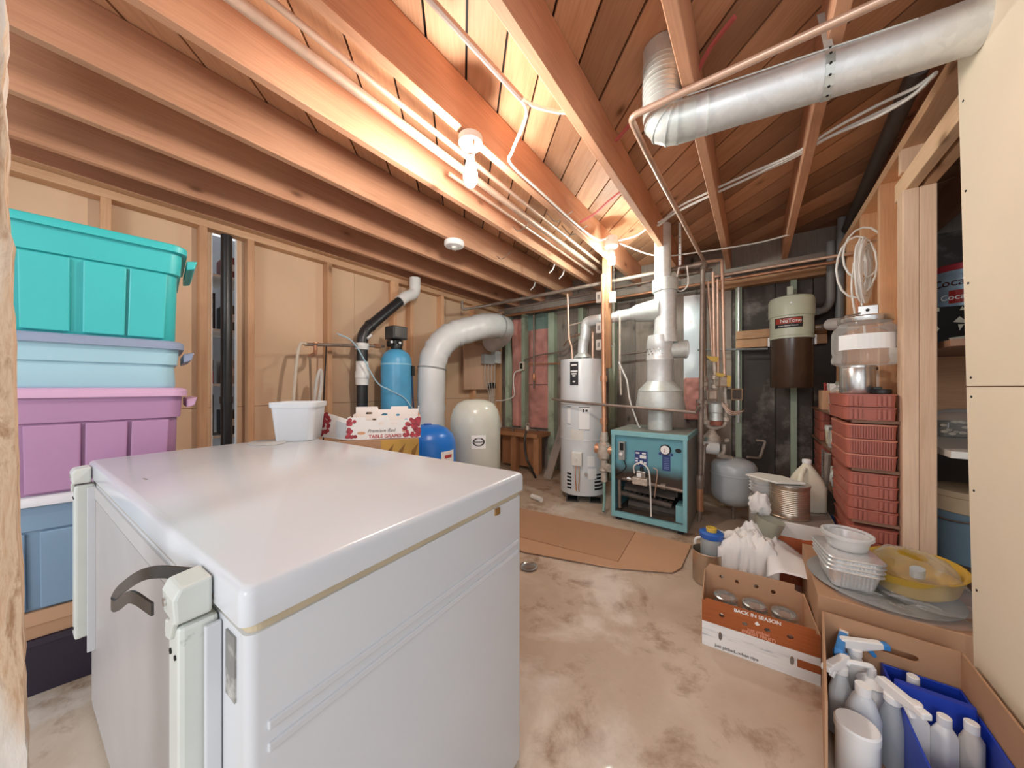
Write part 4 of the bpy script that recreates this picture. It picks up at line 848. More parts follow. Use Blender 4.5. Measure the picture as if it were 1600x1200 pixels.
mf = solo('exhaust_muffler', MB().cyl(at(1298, 507, 2.70), at(1335, 505, 2.45), .048, .05, 20), WHITE, 'white plastic muffler beside the vacuum canister', 'muffler', smooth=True)
solo('wall_tap', MB().tube(fillet([at(1181, 688, 3.15), at(1196, 689, 3.12), at(1187, 716, 3.10), at(1168, 714, 3.05)], .02), .012, 10), VALVE, 'old wall tap with a drooping spout on the dark wall', 'tap', smooth=True)
run('threaded_rod', [aty(1154, 440, 3.927), aty(1154, 660, 3.927)], .012, GALV, 'galvanised rod strapped along a batten on the back wall', .02)
run('grey_conduit', [aty(1090, 547, 3.86), aty(1200, 545, 3.86)], .010, PVC_G, 'thin conduit running across the dark back wall', .02)
# ------------------------------------------------------------------ ceiling lines and ducts
run('copper_pipe', [(-1.315, -.4, 2.335), (-1.315, 3.35, 2.335)], .021, COPPER_W, 'thick copper pipe along the joist bay left of the bulbs')
run('copper_pipe', [(-1.235, -.4, 2.345), (-1.235, 3.30, 2.345)], .013, COPPER_W, 'thin copper pipe close beside the thick one in the joist bay')
run('copper_pipe', [(-1.40, 1.30, 2.335), (-1.40, 3.36, 2.335)], .011, COPPER_W, 'thin copper pipe left of the thick one, starting beside the near bulb')
def cabl(name, pts, r, m, label, n=6): return solo(name, MB().tube(spline(pts, 6), r, n), m, label, 'cable', smooth=True)
solo('conduit', MB().tube(fillet([(-.90, .3, 2.42), (-.835, 1.2, 2.40)], .02), .013, 8), plain('grey_conduit_metal', 'a89a92', .4, .5), 'flat grey conduit crossing the deck boards toward the doorway', 'conduit', smooth=True)
cabl('white_cable', [(-.835, 1.2, 2.40), (-.84, 1.25, 2.36), (-1.0, 1.36, 2.33), (-1.055, 1.42, 2.32), (-1.055, 1.7, 2.315), (-1.06, 2.2, 2.32), (-1.05, 2.6, 2.34), (-1.0, 2.74, 2.39)], .008, CABLE_W, 'white cable along a joist from the near bulb to the spiral bulb')
cabl('white_cable', [(-.835, 1.2, 2.40), (-.80, 1.25, 2.385), (-.72, 1.36, 2.39), (-.66, 1.40, 2.40)], .009, CABLE_W, 'short white cable end between conduit and dark joist')
cabl('white_cable', [(-.94, 2.80, 2.37), (-.80, 2.82, 2.38), (-.68, 2.80, 2.42)], .007, CABLE_W, 'white cable from the spiral bulb to the dark joist')
cabl('white_cable', [(-.94, 2.84, 2.36), (-.7, 3.1, 2.28), (-.4, 3.2, 2.27), (.0, 3.3, 2.28), (.215, 3.34, 2.305)], .006, CABLE_W, 'white cable running right from the spiral bulb')
for i, (dy, dz) in enumerate(((0, 0), (.02, .012), (-.015, .02))):
    cabl('cable_bundle', [atz(1028, 348+i*3, 2.37)+Vector((0, dy, 0)), atz(1060, 330, 2.37)+Vector((0, dy, dz)), atz(1105, 308, 2.37)+Vector((0, dy, dz)), atz(1160, 283, 2.36)+Vector((0, dy, dz)), atz(1240, 243, 2.35)+Vector((0, dy, 0)), atz(1300, 212, 2.34)+Vector((0, dy, dz)), atz(1370, 182, 2.32)+Vector((0, dy, dz*2)), atz(1425, 150, 2.31)+Vector((0, dy, dz)), atz(1462, 115, 2.31)+Vector((0, dy*.3, 0))], .007, CABLE_W, ('lowest', 'middle', 'upper')[i]+' white cable of the bundle sagging across the right joists')
cabl('red_cable', [(-.60, 1.75, 2.44), (-.50, 1.70, 2.46), (-.40, 1.62, 2.46), (-.34, 1.55, 2.48)], .010, CABLE_R, 'pink-red cable crossing the bay right of the dark joist')
cabl('red_cable', [(-.20, 1.60, 2.46), (-.14, 1.53, 2.48), (-.06, 1.46, 2.48)], .010, CABLE_R, 'pink-red cable end behind the elbow duct')
cabl('red_cable', [(-.69, 2.15, 2.40), (-.80, 2.20, 2.39), (-.93, 2.25, 2.36), (-1.05, 2.28, 2.35)], .008, CABLE_R, 'dull red cable in the bay before the spiral bulb')
for i, (x, y) in enumerate(((-1.548, 2.75), (-1.548, 2.95), (-1.988, 3.1))):
    cabl('cable_end', [(x, y, 2.47), (x+.01, y+.03, 2.36), (x-.02, y+.05, 2.27), (x-.05, y+.02, 2.22)], .006, CABLE_W, ('first', 'second', 'third')[i]+' loose white cable end hanging between the left joists')
for i, (x, y) in enumerate(((-1.45, 2.05), (-1.15, 2.1), (-1.15, 2.35), (-1.9, 2.4))):
    cabl('pipe_hanger', [(x-.10, y+.02, 2.42), (x, y, 2.31), (x+.14, y-.03, 2.33)], .004, IRON, ('wire hanger under the three copper pipes, nearest', 'wire hanger on the joist beside the white cable', 'wire hanger under the copper pipes, farther', 'wire hanger on the joist left of the pipes')[i], 5)
# copper pipe along the right
run('copper_pipe', [(.54, 1.385, 2.22), (-.41, 1.365, 2.22), (-.41, 1.60, 2.22), (-.36, 3.30, 2.22), (-.35, 3.40, 2.16)], .013, COPPER_W, 'copper pipe with an elbow below the right-hand joists', .035)
# galvanised duct
dA, dB = Vector((-.312, 1.478, 2.20)), Vector((.40, 1.60, 2.20))
gd = solo('round_duct', MB().tube([dA+Vector((.06, .01, 0)), dB, Vector((.54, 1.624, 2.205))], .071, 28), GALV, 'round galvanised duct hung below the right-hand joists', 'duct', smooth=True)
seg = fillet([dA+Vector((0, 0, .33)), dA+Vector((0, 0, .22)), dA+Vector((0, 0, .14)), dA, dA+Vector((.12, .0205, 0))], .10, 4)
part('elbow', MB().tube(seg, .074, 28), GALV_D, gd, True, smooth=28)
for k in range(1, len(seg)-1): part('elbow_bead', MB().tube([seg[k]-(seg[k+1]-seg[k-1]).normalized()*.003, seg[k]+(seg[k+1]-seg[k-1]).normalized()*.003], .0765, 28), GALV_D, gd, True, smooth=True)
du = (dB-dA).normalized()
for s_ in (.10, .16): part('joint_bead', MB().tube([dA+du*s_, dA+du*(s_+.006)], .0735, 28), GALV_D, gd, True, smooth=True)
part('seam', MB().tube([dA+Vector((.1, -.055, .045)), dB+Vector((0, -.055, .045))], .003, 5), GALV_D, gd, True)
hb = dA+du*.52; strap = [hb+Vector((0, .075*cos(a_), .075*sin(a_))) for a_ in [radians(-200+k*22) for k in range(11)]]
strap = [hb+Vector((-.012, .02, .24))]+[hb+Vector((0, -.0755*cos(q), .0755*sin(q))) for q in [radians(60-k*24) for k in range(11)]]
mb = MB(); mb.loft([[p+du*-.012, p+du*.012, p+du*.012+Vector((0, 0, .0015)), p+du*-.012+Vector((0, 0, .0015))] for p in strap]); hs = part('hanger_strap', mb, GALV_D, gd, True)
for k in range(2, 8): part('strap_hole', MB().cyl(strap[k]+(strap[k]-hb).normalized()*.001, strap[k]+(strap[k]-hb).normalized()*.0035, .004, n=8), DARK, hs, True)
run('abs_vent', [atz(1436, 105, 2.42), atz(1322, 362, 2.42)], .035, plain('dull_grey_abs', '57534f', .5), 'dark grey plastic pipe running high along the right wall', .05, 'pipe', 16)
# wire coil hung on the partition
cc = at(1352, 420, 2.05); random.seed(11); pts = []
for k in range(22*14):
    a_ = 2*pi*k/14; j = k//14; w = .062+.012*sin(j*2.1); h = .17+.025*sin(j*1.3+.6)
    pts.append(cc+Vector((-.01+.012*sin(j*1.7)+.006*random.random(), 0, 0))+Vector((w*cos(a_)*.55, w*cos(a_)*.9, h*sin(a_)-.01*j % .03)))
co = solo('cable_coil', MB().tube(pts, .0068, 6), CABLE_W, 'coil of white cable hung on the partition studs', 'cable coil', smooth=True)
for k, off in enumerate((-.03, -.06)):
    pp = [cc+Vector((off-.07+.09*(1-cos(a_)), .0, .10+.16*sin(a_)*(1+.2*k)-.08*k)) for a_ in [i*2*pi/16 for i in range(17)]]
    part('loose_loop', MB().tube(pp, .006, 6), CABLE_W, co, True, smooth=True)
for i in range(3):
    part('hanging_lead', MB().tube(spline([cc+Vector((-.05+.02*i, .0, .05)), cc+Vector((-.06+.02*i, 0, -.12)), cc+Vector((-.04+.02*i, .01, -.30-.05*i))], 5), .006, 6), CABLE_W if i != 1 else plain('orange_cord', 'c9805f', .5), co, True, smooth=True)
part('hook', MB().cyl(cc+Vector((.0, 0, .16)), cc+Vector((.12, .0, .17)), .006, n=8), STEEL, co, True)

# ------------------------------------------------------------------ open shelves and trays along the partition
shz = (.955, .712, .452)
os_ = thing('wall_shelves', 'dark wooden shelves fixed along the stud partition', 'shelves', (.48, 3.1, .2))
for z in shz: part('shelf_board', MB().box(.395, 2.37, z-.014, .559, 3.86, z), W_SHELF, os_, True)
for y in (2.46, 3.1, 3.8): part('bracket', MB().box(.545, y, .2, .559, y+.02, .96), IRON, os_, True)
RED = plain('brick_red_plastic', 'ab6050', .5, var=.10, scale=6); RED2 = plain('pale_red_rim', 'c87f68', .5, var=.08)
def tray(z, h, label, x0=.372, x1=.552, y0=2.362, ln=.42, fine=False, dxx=0.0, grp='brick-red trays on the partition shelves'):
    cx = (x0+x1)/2+dxx; t = thing('plastic_tray', label, 'tray', (cx, y0+ln/2, z), 0, grp); w = x1-x0
    part('tray_body', MB().rl([(0, w-.008, ln-.008, .02), (h-.008, w-.002, ln-.002, .022)], n=3), RED, t, smooth=50)
    part('tray_rim', MB().rl([(h-.008, w+.004, ln+.004, .024), (h-.001, w+.004, ln+.004, .024)], n=3), RED2 if fine else RED, t, smooth=50)
    xs = [(-w/2+.02+i*(w-.04)/15) for i in range(16)] if fine else [-w/2+.028, -w/2+.045, -w/2+.062, w/2-.062, w/2-.045, w/2-.028]
    for x in xs: part('rib', MB().box(x-(.002 if fine else .005), -ln/2-.004, .006, x+(.002 if fine else .005), -ln/2+.004, h-.01), RED, t)
    return t
names = {0: 'top', 1: 'second', 2: 'third', 3: 'fourth'}
for k in range(2): tray(.956+k*.066, .064, ('lower' if k == 0 else 'upper')+' brick-red tray of the pair on the top shelf', x0=.362, x1=.55)
for k in range(3): tray(.713+k*.075, .073, ('bottom', 'middle', 'top')[k]+' fine-ribbed brick-red tray on the second shelf', fine=True)
for k in range(4): tray(.453+k*.0605, .059, ('lowest', 'second lowest', 'third lowest', 'uppermost')[k]+' brick-red tray of the four on the third shelf', x0=.378, x1=.555)
for k in range(6): tray(.004+k*.07, .068, ('floor-level', 'second from the floor', 'third from the floor', 'fourth from the floor', 'fifth from the floor', 'sixth from the floor')[k]+' brick-red tray below the lowest shelf', x0=.385, x1=.555)
for k in range(3): tray(.713+k*.075, .073, ('bottom', 'middle', 'top')[k]+' brick-red tray at the far end of the second shelf', x0=.40, x1=.52, y0=3.45, ln=.3)
for k in range(3): tray(.453+k*.075, .073, ('bottom', 'middle', 'top')[k]+' brick-red tray at the far end of the third shelf', x0=.40, x1=.52, y0=3.45, ln=.3)
def lath(name, label, cat, c, prof, m, n=24): return solo(name, MB().lathe(prof, c, n), m, label, cat, smooth=True)
ZT = 1.0865
can = thing('steel_canister', 'brushed steel canister on the top trays under the big jar', 'canister', (.437, 2.50, ZT)); part('canister_wall', MB().lathe([(.066, 0), (.068, .004), (.068, .14), (.066, .143)], n=28), STEEL, can, smooth=True); part('canister_rim', MB().lathe([(.070, .136), (.070, .146), (.06, .147)], n=28), STEEL, can, smooth=True)
sj = thing('small_jar', 'small clear jar behind the black lid on the top trays', 'jar', (.515, 2.66, ZT)); part('jar_wall', MB().lathe([(.03, 0), (.035, .004), (.035, .10), (.03, .12), (.03, .142)], n=20), GLASS, sj, smooth=True); part('jar_cap', MB().lathe([(.032, .128), (.032, .146)], n=20), plain('dark_cap', '4a4037', .5), sj, smooth=True)
bl = thing('black_lid', 'black round screw top lying on the top trays', 'lid', (.512, 2.435, ZT)); part('lid_disc', MB().lathe([(.03, 0), (.036, .003), (.036, .02), (.03, .024)], n=24), BLACK, bl, smooth=True); part('lid_knob', MB().box(-.03, -.012, .02, .0, .012, .036), BLACK, bl, bev=.003)  # loose black screw lid lying on the trays
bj = thing('glass_jar', 'big clear plastic jar with paper label and metal lid', 'jar', (.472, 2.535, ZT+.149))
part('jar_wall', MB().lathe([(.11, 0), (.128, .012), (.132, .03), (.125, .055), (.13, .075), (.13, .17), (.122, .195), (.10, .215), (.098, .235)], n=36), GLASS, bj, smooth=True)
part('jar_lid', MB().lathe([(.104, .228), (.106, .232), (.106, .252), (.10, .258)], n=36), STEEL, bj, smooth=True)
mbp = MB(); aj = atan2(-2.535, -.472)
for k in range(14): mbp.box(-.14+.28*k/14, 0, .08, -.14+.28*(k+1)/14, .0012, .158)
part('paper_label', wrapz(mbp, .1315, (0, 0, 0), aj+.25), PAPER, bj)
cl_ = thing('bulldog_clip', 'grey metal clip standing on the lid of the big jar', 'clip', (.475, 2.50, ZT+.149+.259)); part('clip_plate', MB().box(-.035, -.004, 0, .04, .004, .055), STEEL, cl_, bev=.003); part('clip_hole', MB().cyl((.0, -.0055, .03), (.0, -.003, .03), .008, n=12), DARK, cl_); part('clip_wire', MB().tube(fillet([(-.09, -.02, .004), (-.03, -.03, .012), (-.03, .0, .02)], .01), .004, 6), STEEL, cl_)
lj = thing('gallon_jar', 'narrow-necked clear jar on the top shelf left of the canister', 'jar', (.435, 2.88, .956)); part('jar_wall', MB().lathe([(.045, 0), (.058, .006), (.058, .12), (.045, .15), (.025, .165), (.025, .19)], n=24), GLASS, lj, smooth=True); part('jar_neck', MB().lathe([(.028, .178), (.028, .198)], n=24), plain('greenish_cap', '97998c', .5), lj, smooth=True)
px_ = thing('pen_box', 'small cardboard box with pens on the far end of the top shelf', 'box', (.435, 3.36, .956)); part('box_wall', MB().box(-.04, -.10, 0, .10, .10, .14), CARD2, px_, bev=.002); part('paper_stack', MB().box(.0, -.08, .14, .09, .08, .19), PAPER, px_)
for i in range(3): part('pen', MB().cyl((-.025+.012*i, -.08+.02*i, .13), (-.03+.012*i, -.085+.02*i, .195), .004, n=6), TEXTR if i < 2 else WHITE, px_)
for nm, lb, ct, c, w, h, m in (('cream_tub', 'cream lidded tub on the second shelf', 'tub', (.455, 3.28, .713), .085, .13, plain('cream_plastic', 'e6dcc0', .45)), ('white_carton', 'white carton with a label on the second shelf next to the trays', 'carton', (.44, 2.86, .713), .09, .15, PAPER)):
    t = thing(nm, lb, ct, c); part('side_wall', MB().rl([(0, w-.012, w-.012, .012), (h-.03, w, w, .012)]), m, t, smooth=50); part('cover', MB().rl([(h-.03, w+.006, w+.006, .014), (h, w, w, .014)]), OFFWHITE, t, smooth=50)
mj = thing('mason_jar', 'clear preserving jar between tub and carton on the second shelf', 'jar', (.435, 3.05, .713)); part('jar_wall', MB().lathe([(.035, 0), (.042, .005), (.042, .10), (.033, .12)], n=20), GLASS, mj, smooth=True); part('jar_lid', MB().lathe([(.035, .118), (.035, .135)], n=20), STEEL, mj, smooth=True)
def blob(c, s, seed, m, name, label, cat, amp=.18, n=18):
    mb = MB(); R = []
    for i in range(n+1):
        th = pi*i/n; ring = []
        for k in range(n*2):
            ph = 2*pi*k/(n*2); d = Vector((sin(th)*cos(ph), sin(th)*sin(ph), cos(th))); r = 1+amp*noise.noise(d*1.8+Vector((seed, 0, 0)))+amp*.7*noise.noise(d*4.5+Vector((0, seed, 0)))
            z = max(d.z*r*s[2], -s[2]*.8); ring.append((c[0]+d.x*r*s[0], c[1]+d.y*r*s[1], c[2]+s[2]*.8+z))
        R.append(ring)
    mb.loft(R); return solo(name, mb, m, label, cat, smooth=60)
blob((.455, 2.98, .453), (.055, .10, .09), 4, WHITE, 'white_bag', 'crumpled white bag on the third shelf', 'bag')
blob((.45, 3.22, .453), (.045, .08, .06), 9, plain('cream_bag', 'ddd5c4', .6), 'cream_bag', 'smaller cream bag behind the white bag on the third shelf', 'bag')
st = thing('wire_strainer', 'metal rack hung from the second shelf edge', 'rack', (.375, 3.05, .50))
part('rack_frame', MB().tube([(.0, -.06+.0, .19), (0, .06, .19), (0, .05, .0), (0, -.05, .0), (0, -.06, .19)], .005, 6), STEEL, st)
for k in range(8): part('rack_wire', MB().cyl((0, -.055, .02+k*.021), (0, .055, .02+k*.021), .003, n=6), STEEL, st)
solo('wooden_tool', MB().tube([(.372, 2.86, .70), (.368, 2.90, .52), (.36, 2.96, .27)], [.016, .014, .009], 8), W_OLD, 'old wooden handle leaning against the shelf edges', 'tool', smooth=True)

# ------------------------------------------------------------------ storage closet behind the post
cs = thing('closet_shelves', 'dark shelves inside the closet behind the wooden post', 'shelves', (1.0, 2.9, .1))
for z in (1.33, .84, .18): part('shelf_board', MB().box(.69, 2.3, z-.03, 1.45, 3.75, z), W_SHELF if z != .84 else OFFWHITE, cs, True)
for y in (2.32, 3.72): part('upright', MB().box(1.40, y-.03, 0, 1.45, y, 1.6), W_SHELF, cs, True)
part('divider_board', MB().box(.80, 3.1, .84, 1.2, 3.12, 1.30), W_X, cs, True); part('divider_board', MB().box(.70, 2.95, .84, .80, 2.97, 1.30), PANEL2, cs, True)
bb = thing('game_box', 'black printed box with pale corner marks on the closet shelf', 'box', at(1500, 545, 1.86).xy.to_3d()+Vector((0, 0, 1.33)), radians(14)); KX = plain('black_card', '1d1b1a', .5)
part('box_body', MB().box(-.115, 0, 0, .25, .2, .25), KX, bb, bev=.002); CR = plain('cream_print', 'd9d2bd', .6)
for pts in (((-.105, .225), (-.07, .225), (-.07, .245), (-.105, .245)), ((-.105, .01), (-.07, .01), (-.07, .03), (-.105, .03)), ((-.10, .09), (-.07, .125), (-.10, .16)), ((.02, .16), (.06, .19), (.10, .165), (.13, .18), (.18, .165), (.10, .15)), ((-.01, .07), (.16, .085), (.17, .065), (.0, .055)), ((.06, .11), (.09, .145), (.05, .145)), ((.06, .225), (.095, .225), (.078, .247))):
    part('cover_print', MB().prism([(-.105+(x+.105)*.62, -.001, z) for x, z in pts], (0, -.001, 0)), CR, bb)
part('box_edge', MB().box(-.115, -.002, -.0, .25, 0, .006), CR, bb)
def tin(c, r, h, label, s):
    t = thing('cookie_tin', label, 'tin', c); ang = atan2(-c[1], -c[0])
    part('tin_wall', MB().lathe([(r-.004, 0), (r, .004), (r, h-.03)], n=32), plain('printed_tin', '9db4c4', .35, .2, .35, 10, dirt=('3a2a28', 6, .55)), t, smooth=True)
    part('tin_lid', MB().lathe([(r+.004, h-.04), (r+.004, h-.006), (r-.006, h), (.01, h)], n=32), plain('red_tin_lid', 'b23a44', .35, .2), t, smooth=True)
    mb = MB()
    for k in range(6): mb.box(-r*.55+r*1.3*k/6, 0, .02, -r*.55+r*1.3*(k+1)/6, .0015, h*.38)
    part('red_panel', wrapz(mb, r, (0, 0, 0), ang+.1), plain('tin_red', 'a3322e', .4), t)
    mb = MB().mesh(sheet(oval(0, h*.62, r*.75, h*.34, 18), (), .001), Matrix.Translation((.03, .002, 0)) @ XZ); part('picture_patch', wrapz(mb, r, (0, 0, 0), ang+.1), plain('skin_patch', 'd9b394', .5), t)
    if s:
        wtext('Coca-Cola', r*.55, h*.56, ang+.10, r, plain('dark_red_script', '4a2420', .5), t, off=.004); wtext('Coca-Cola', r*.4, h*.22, ang+.1, r, WHITE, t, off=.004)
    return t
tc_ = at(1505, 475, 1.93); tin((tc_.x, tc_.y, 1.582), .112, .25, 'large printed cookie tin with a red lid in the closet', True)
tc_ = at(1474, 480, 2.2); tin((tc_.x+.03, tc_.y+.1, 1.332), .11, .36, 'smaller red-lidded tin half hidden behind the post', True)
sj_ = at(1502, 680, 1.86); s_j = thing('shell_jar', 'squat glass jar full of shells on the closet shelf', 'jar', (sj_.x+.02, sj_.y, .841))
part('jar_wall', MB().rl([(0, .26, .16, .04), (.10, .26, .16, .05), (.14, .22, .13, .05), (.158, .12, .08, .035)], n=6), GLASS, s_j, smooth=50)
random.seed(5); SHM = plain('shell', 'cdbfa9', .6, var=.3); SHB = plain('shell_bed', '6d6050', .8, var=.5, scale=60)
part('shell_bed', MB().rl([(.004, .245, .145, .035), (.085, .245, .145, .04)]), SHB, s_j, smooth=50)
for k in range(26):
    x, z = random.uniform(-.105, .105), random.uniform(.015, .09); part('shell', MB().lathe([(.001, -.006), (.012, -.002), (.012, .002), (.001, .006)], n=8, M=mat4((x, -.074, z), random.random()*.5, pi/2+random.uniform(-.3, .3)) @ Matrix.Diagonal((1.2, .7, 1, 1))), SHM, s_j)
bk_ = at(1508, 860, 1.80); bu = thing('plastic_bucket', 'blue-grey bucket with a cream lid low in the closet', 'bucket', (bk_.x+.03, bk_.y, .181))
part('bucket_wall', MB().lathe([(.13, 0), (.15, .30)], n=32), plain('blue_grey_bucket', '7d96a6', .45, var=.15, scale=3), bu, smooth=True); part('bucket_lid', MB().lathe([(.152, .27), (.158, .275), (.158, .35), (.165, .355), (.165, .385), (.15, .39)], n=32), plain('cream_lid', 'd8bd9b', .5), bu, smooth=True)
part('bail_handle', MB().tube([Vector((.166*cos(a_), .166*sin(a_), .33-.10*abs(cos((a_-3.9)*.9)))) for a_ in [2.9+i*2.6/20 for i in range(21)]], .005, 6), STEEL, bu)
dkb = at(1500, 750, 2.1); t = thing('dark_case', 'dark brown case standing under the white closet shelf', 'case', (dkb.x, dkb.y+.1, .181)); part('case_body', MB().box(-.12, 0, 0, .2, .15, .60), plain('dark_brown_case', '4a3427', .5), t, bev=.006); part('case_handle', MB().box(-.10, -.02, .25, -.07, .0, .58), plain('case_trim', '8a7a6a', .5, .3), t, bev=.003)
# ------------------------------------------------------------------ floor clutter
solo('cardboard_sheet', MB().prism([(-1.95, 1.85, .006), (-1.25, 1.84, .006), (-.705, 2.0, .006), (-.40, 2.16, .006), (-.365, 2.25, .006), (-.36, 2.62, .006), (-.74, 2.60, .006), (-1.9, 2.40, .006)], (0, 0, .006)), CARD2, 'large cardboard sheet on the floor before the boiler', 'cardboard')
solo('cardboard_sheet', MB().prism([(-1.9, 1.93, .0125), (-.70, 2.08, .0125), (-.735, 2.58, .0125), (-1.9, 2.44, .0125)], (0, 0, .006)), CARD, 'smaller cardboard sheet lying on top of the large one', 'cardboard')
solo('pvc_offcut', MB().tube([atz(831, 775, .025), atz(846, 781, .025)], .024, 18), PVC_W, 'short white plastic pipe piece on the floor near the heater', 'pipe', smooth=True)
dn = atz(826, 886, .004); solo('floor_drain', MB().lathe([(.05, .0), (.055, .004), (.045, .006), (.04, .003)], dn+Vector((0, 0, .002)), 24), STEEL, 'small round floor drain beside the freezer', 'drain', smooth=True)
# fruit box
FBX, FBY, fw, fd, fh = -.005, 1.665, .385, .31, .205
fb = thing('fruit_box', 'printed fruit box with orange woodgrain band, full of jars', 'box', (FBX, FBY+fd/2, 0), radians(4))
def plank_print():
    m = NT('painted_plank_print'); s_ = (3, 30, 45); v = m.coord(s_, False)
    k = m.ramp(m.noise(v, 1.6, 6, .7), [(.33, lin('b9bcc0')), (.42, lin('e9e9e8')), (.8, lin('f4f3f1'))]); return m.fin(k, .6)
ORW = wood('orange_woodgrain_print', '8f4a22', 'b9683a', 0, False)
def up(y, z=0): return Matrix.Translation((0, y, z)) @ XZ
band = [(-fw/2, .105), (fw/2, .105), (fw/2, .19), (fw/2-.012, .19), (fw/2-.014, fh), (-fw/2+.014, fh), (-fw/2+.012, .195), (-fw/2, .195)]
part('front_band', MB().mesh(sheet(band, [oval(-.12, .15, .02, .018), oval(-.04, .145, .02, .018), oval(.035, .148, .022, .018), oval(.105, .15, .022, .018)], .004), up(-fd/2)), ORW, fb)
part('front_lower', MB().mesh(sheet([(-fw/2, 0), (fw/2, 0), (fw/2, .105), (-fw/2, .105)], [oval(-.125, .06, .014, .036), oval(.11, .06, .014, .036)], .004), up(-fd/2)), plank_print(), fb)
part('side_tab', MB().box(.125, -fd/2-.003, .045, fw/2, -fd/2-.0022, .075), ORW, fb)
part('back_panel', MB().mesh(sheet([(-fw/2, 0), (fw/2, 0), (fw/2, .18), (fw/2-.03, .19), (fw/2-.03, .215), (-fw/2+.02, .215), (-fw/2, .18)], [oval(-.12, .165, .02, .02), oval(-.055, .16, .02, .02), oval(.02, .16, .02, .02), oval(.085, .155, .02, .02)], .004), up(fd/2)), CARD2, fb)
for sx in (-1, 1): part('end_panel', MB().box(sx*fw/2-.002, -fd/2, 0, sx*fw/2+.002, fd/2, .185), CARD2, fb)
part('bottom', MB().box(-fw/2, -fd/2, 0, fw/2, fd/2, .004), CARD2, fb)
for s_, sz, x, z, m in (('BACK IN SEASON', .020, .0, .190, PAPER), ('just picked', .017, .005, .129, plain('peach_print', 'e9a184', .6)), ('(FRESH FRUIT)', .018, .005, .114, plain('peach_print', 'e9a184', .6)), ('just picked...when ripe', .017, -.07, .016, plain('grey_print', '77706e', .6))):
    part('lettering', MB().mesh(text(s_, sz, .0003, bold=.0004), up(-fd/2-.0025, z) @ Matrix.Translation((x, 0, 0))), m, fb)
part('leaf_mark', MB().add([(-.008, -fd/2-.003, .16), (0, -fd/2-.003, .154), (.010, -fd/2-.003, .16), (0, -fd/2-.003, .172)], [(0, 1, 2, 3)]), PAPER, fb)
c, s = cos(radians(4)), sin(radians(4))
for i, (x, y) in enumerate(((-.105, -.095), (.005, -.095), (.11, -.095), (-.105, .02), (.005, .02), (.11, .02))):
    wx, wy = FBX+x*c-y*s, FBY+fd/2+x*s+y*c
    j = thing('preserving_jar', ('left', 'middle', 'right')[i % 3]+' jar with a metal ring in the '+('front' if i < 3 else 'back')+' row of the fruit box', 'jar', (wx, wy, .005), 0, 'jars in the fruit box')
    part('jar_wall', MB().lathe([(.042, 0), (.046, .005), (.046, .105), (.042, .125), (.042, .14)], n=20), GLASS, j, smooth=True)
    part('metal_ring', MB().lathe([(.044, .122), (.047, .124), (.047, .140), (.039, .143), (.038, .132)], n=24, cap=False), STEEL, j, smooth=True)
# open carton with spray bottles
bx0, bx1, by0, by1, bh = .20, .515, 1.18, 1.645, .30
ob_ = thing('open_carton', 'open brown carton of cleaning bottles at the bottom right', 'carton', ((bx0+bx1)/2, (by0+by1)/2, 0)); w_, d2 = bx1-bx0, by1-by0
part('back_panel', MB().mesh(sheet([(-w_/2, 0), (w_/2, 0), (w_/2, bh), (-w_/2, bh)], [rr for rr in [[(x+.02, y+.235) for x, y in rrect(.10, .022, .0109, 4)]]], .006), up(d2/2)), CARD, ob_)
part('end_panel', MB().prism([(-w_/2-.003, d2/2, 0), (-w_/2+.003, d2/2, 0), (-w_/2-.047, -d2/2, 0), (-w_/2-.053, -d2/2, 0)], (0, 0, bh)), CARD, ob_)
part('end_panel', MB().box(w_/2-.003, -d2/2, 0, w_/2+.003, d2/2, bh), CARD, ob_)
part('front_panel', MB().box(-w_/2, -d2/2-.003, 0, w_/2, -d2/2+.003, .10), CARD, ob_); part('bottom', MB().box(-w_/2, -d2/2, .002, w_/2, d2/2, .008), CARD, ob_)
caddy = thing('blue_caddy', 'blue plastic caddy inside the open carton', 'caddy', (.42, 1.44, .009)); NB = plain('royal_blue_plastic', '1f3fb0', .35, var=.08)
part('caddy_floor', MB().box(-.075, -.2, 0, .085, .19, .004), NB, caddy)
for b in ((-.08, -.2, -.074, .19), (.084, -.2, .09, .19)): part('caddy_wall', MB().box(b[0], b[1], 0, b[2], b[3], .185), NB, caddy, bev=.002)
for y in (-.2, .185): part('caddy_wall', MB().box(-.08, y, 0, .09, y+.006, .185), NB, caddy, bev=.002)
part('caddy_divider', MB().rl([(.004, .165, .05, .01), (.16, .16, .035, .012), (.205, .155, .02, .008)], mat4((.005, .085, 0))), NB, caddy, smooth=50)
SPRAY_B = plain('spray_blue', '3f8ad0', .35); GREYW = plain('grey_white_plastic', 'd4d7da', .4)
def sprayer(label, x, y, h, rz, body, head, trig, r=.036):
    t = thing('spray_bottle', label, 'spray bottle', (x, y, .0095), rz, 'bottles in the open carton')
    part('bottle_body', MB().rl([(0, 2*r*1.1, 2*r*.8, .02), (h*.6, 2*r*1.1, 2*r*.8, .024), (h*.78, r*1.1, r, .02), (h*.84, .028, .028, .0139)]), body, t, smooth=50)
    part('collar', MB().lathe([(.017, h*.83), (.019, h*.84), (.019, h*.92), (.014, h*.93)], n=16), head, t, smooth=True)
    part('spray_head', MB().prism([(-.03, -.011, h*.92), (.02, -.011, h*.92), (.07, -.011, h*.985), (.075, -.011, h), (.07, -.011, h+.016), (-.035, -.011, h+.01), (-.045, -.011, h*.96)], (0, .022, 0)), head, t, bev=.003)
    part('nozzle', MB().box(.07, -.012, h*.985, .09, .012, h+.014), trig, t, bev=.003)
    part('trigger', MB().prism([(.03, -.006, h*.93), (.045, -.006, h*.955), (.058, -.006, h*.87), (.05, -.006, h*.84)], (0, .012, 0)), trig, t, bev=.002)
    return t
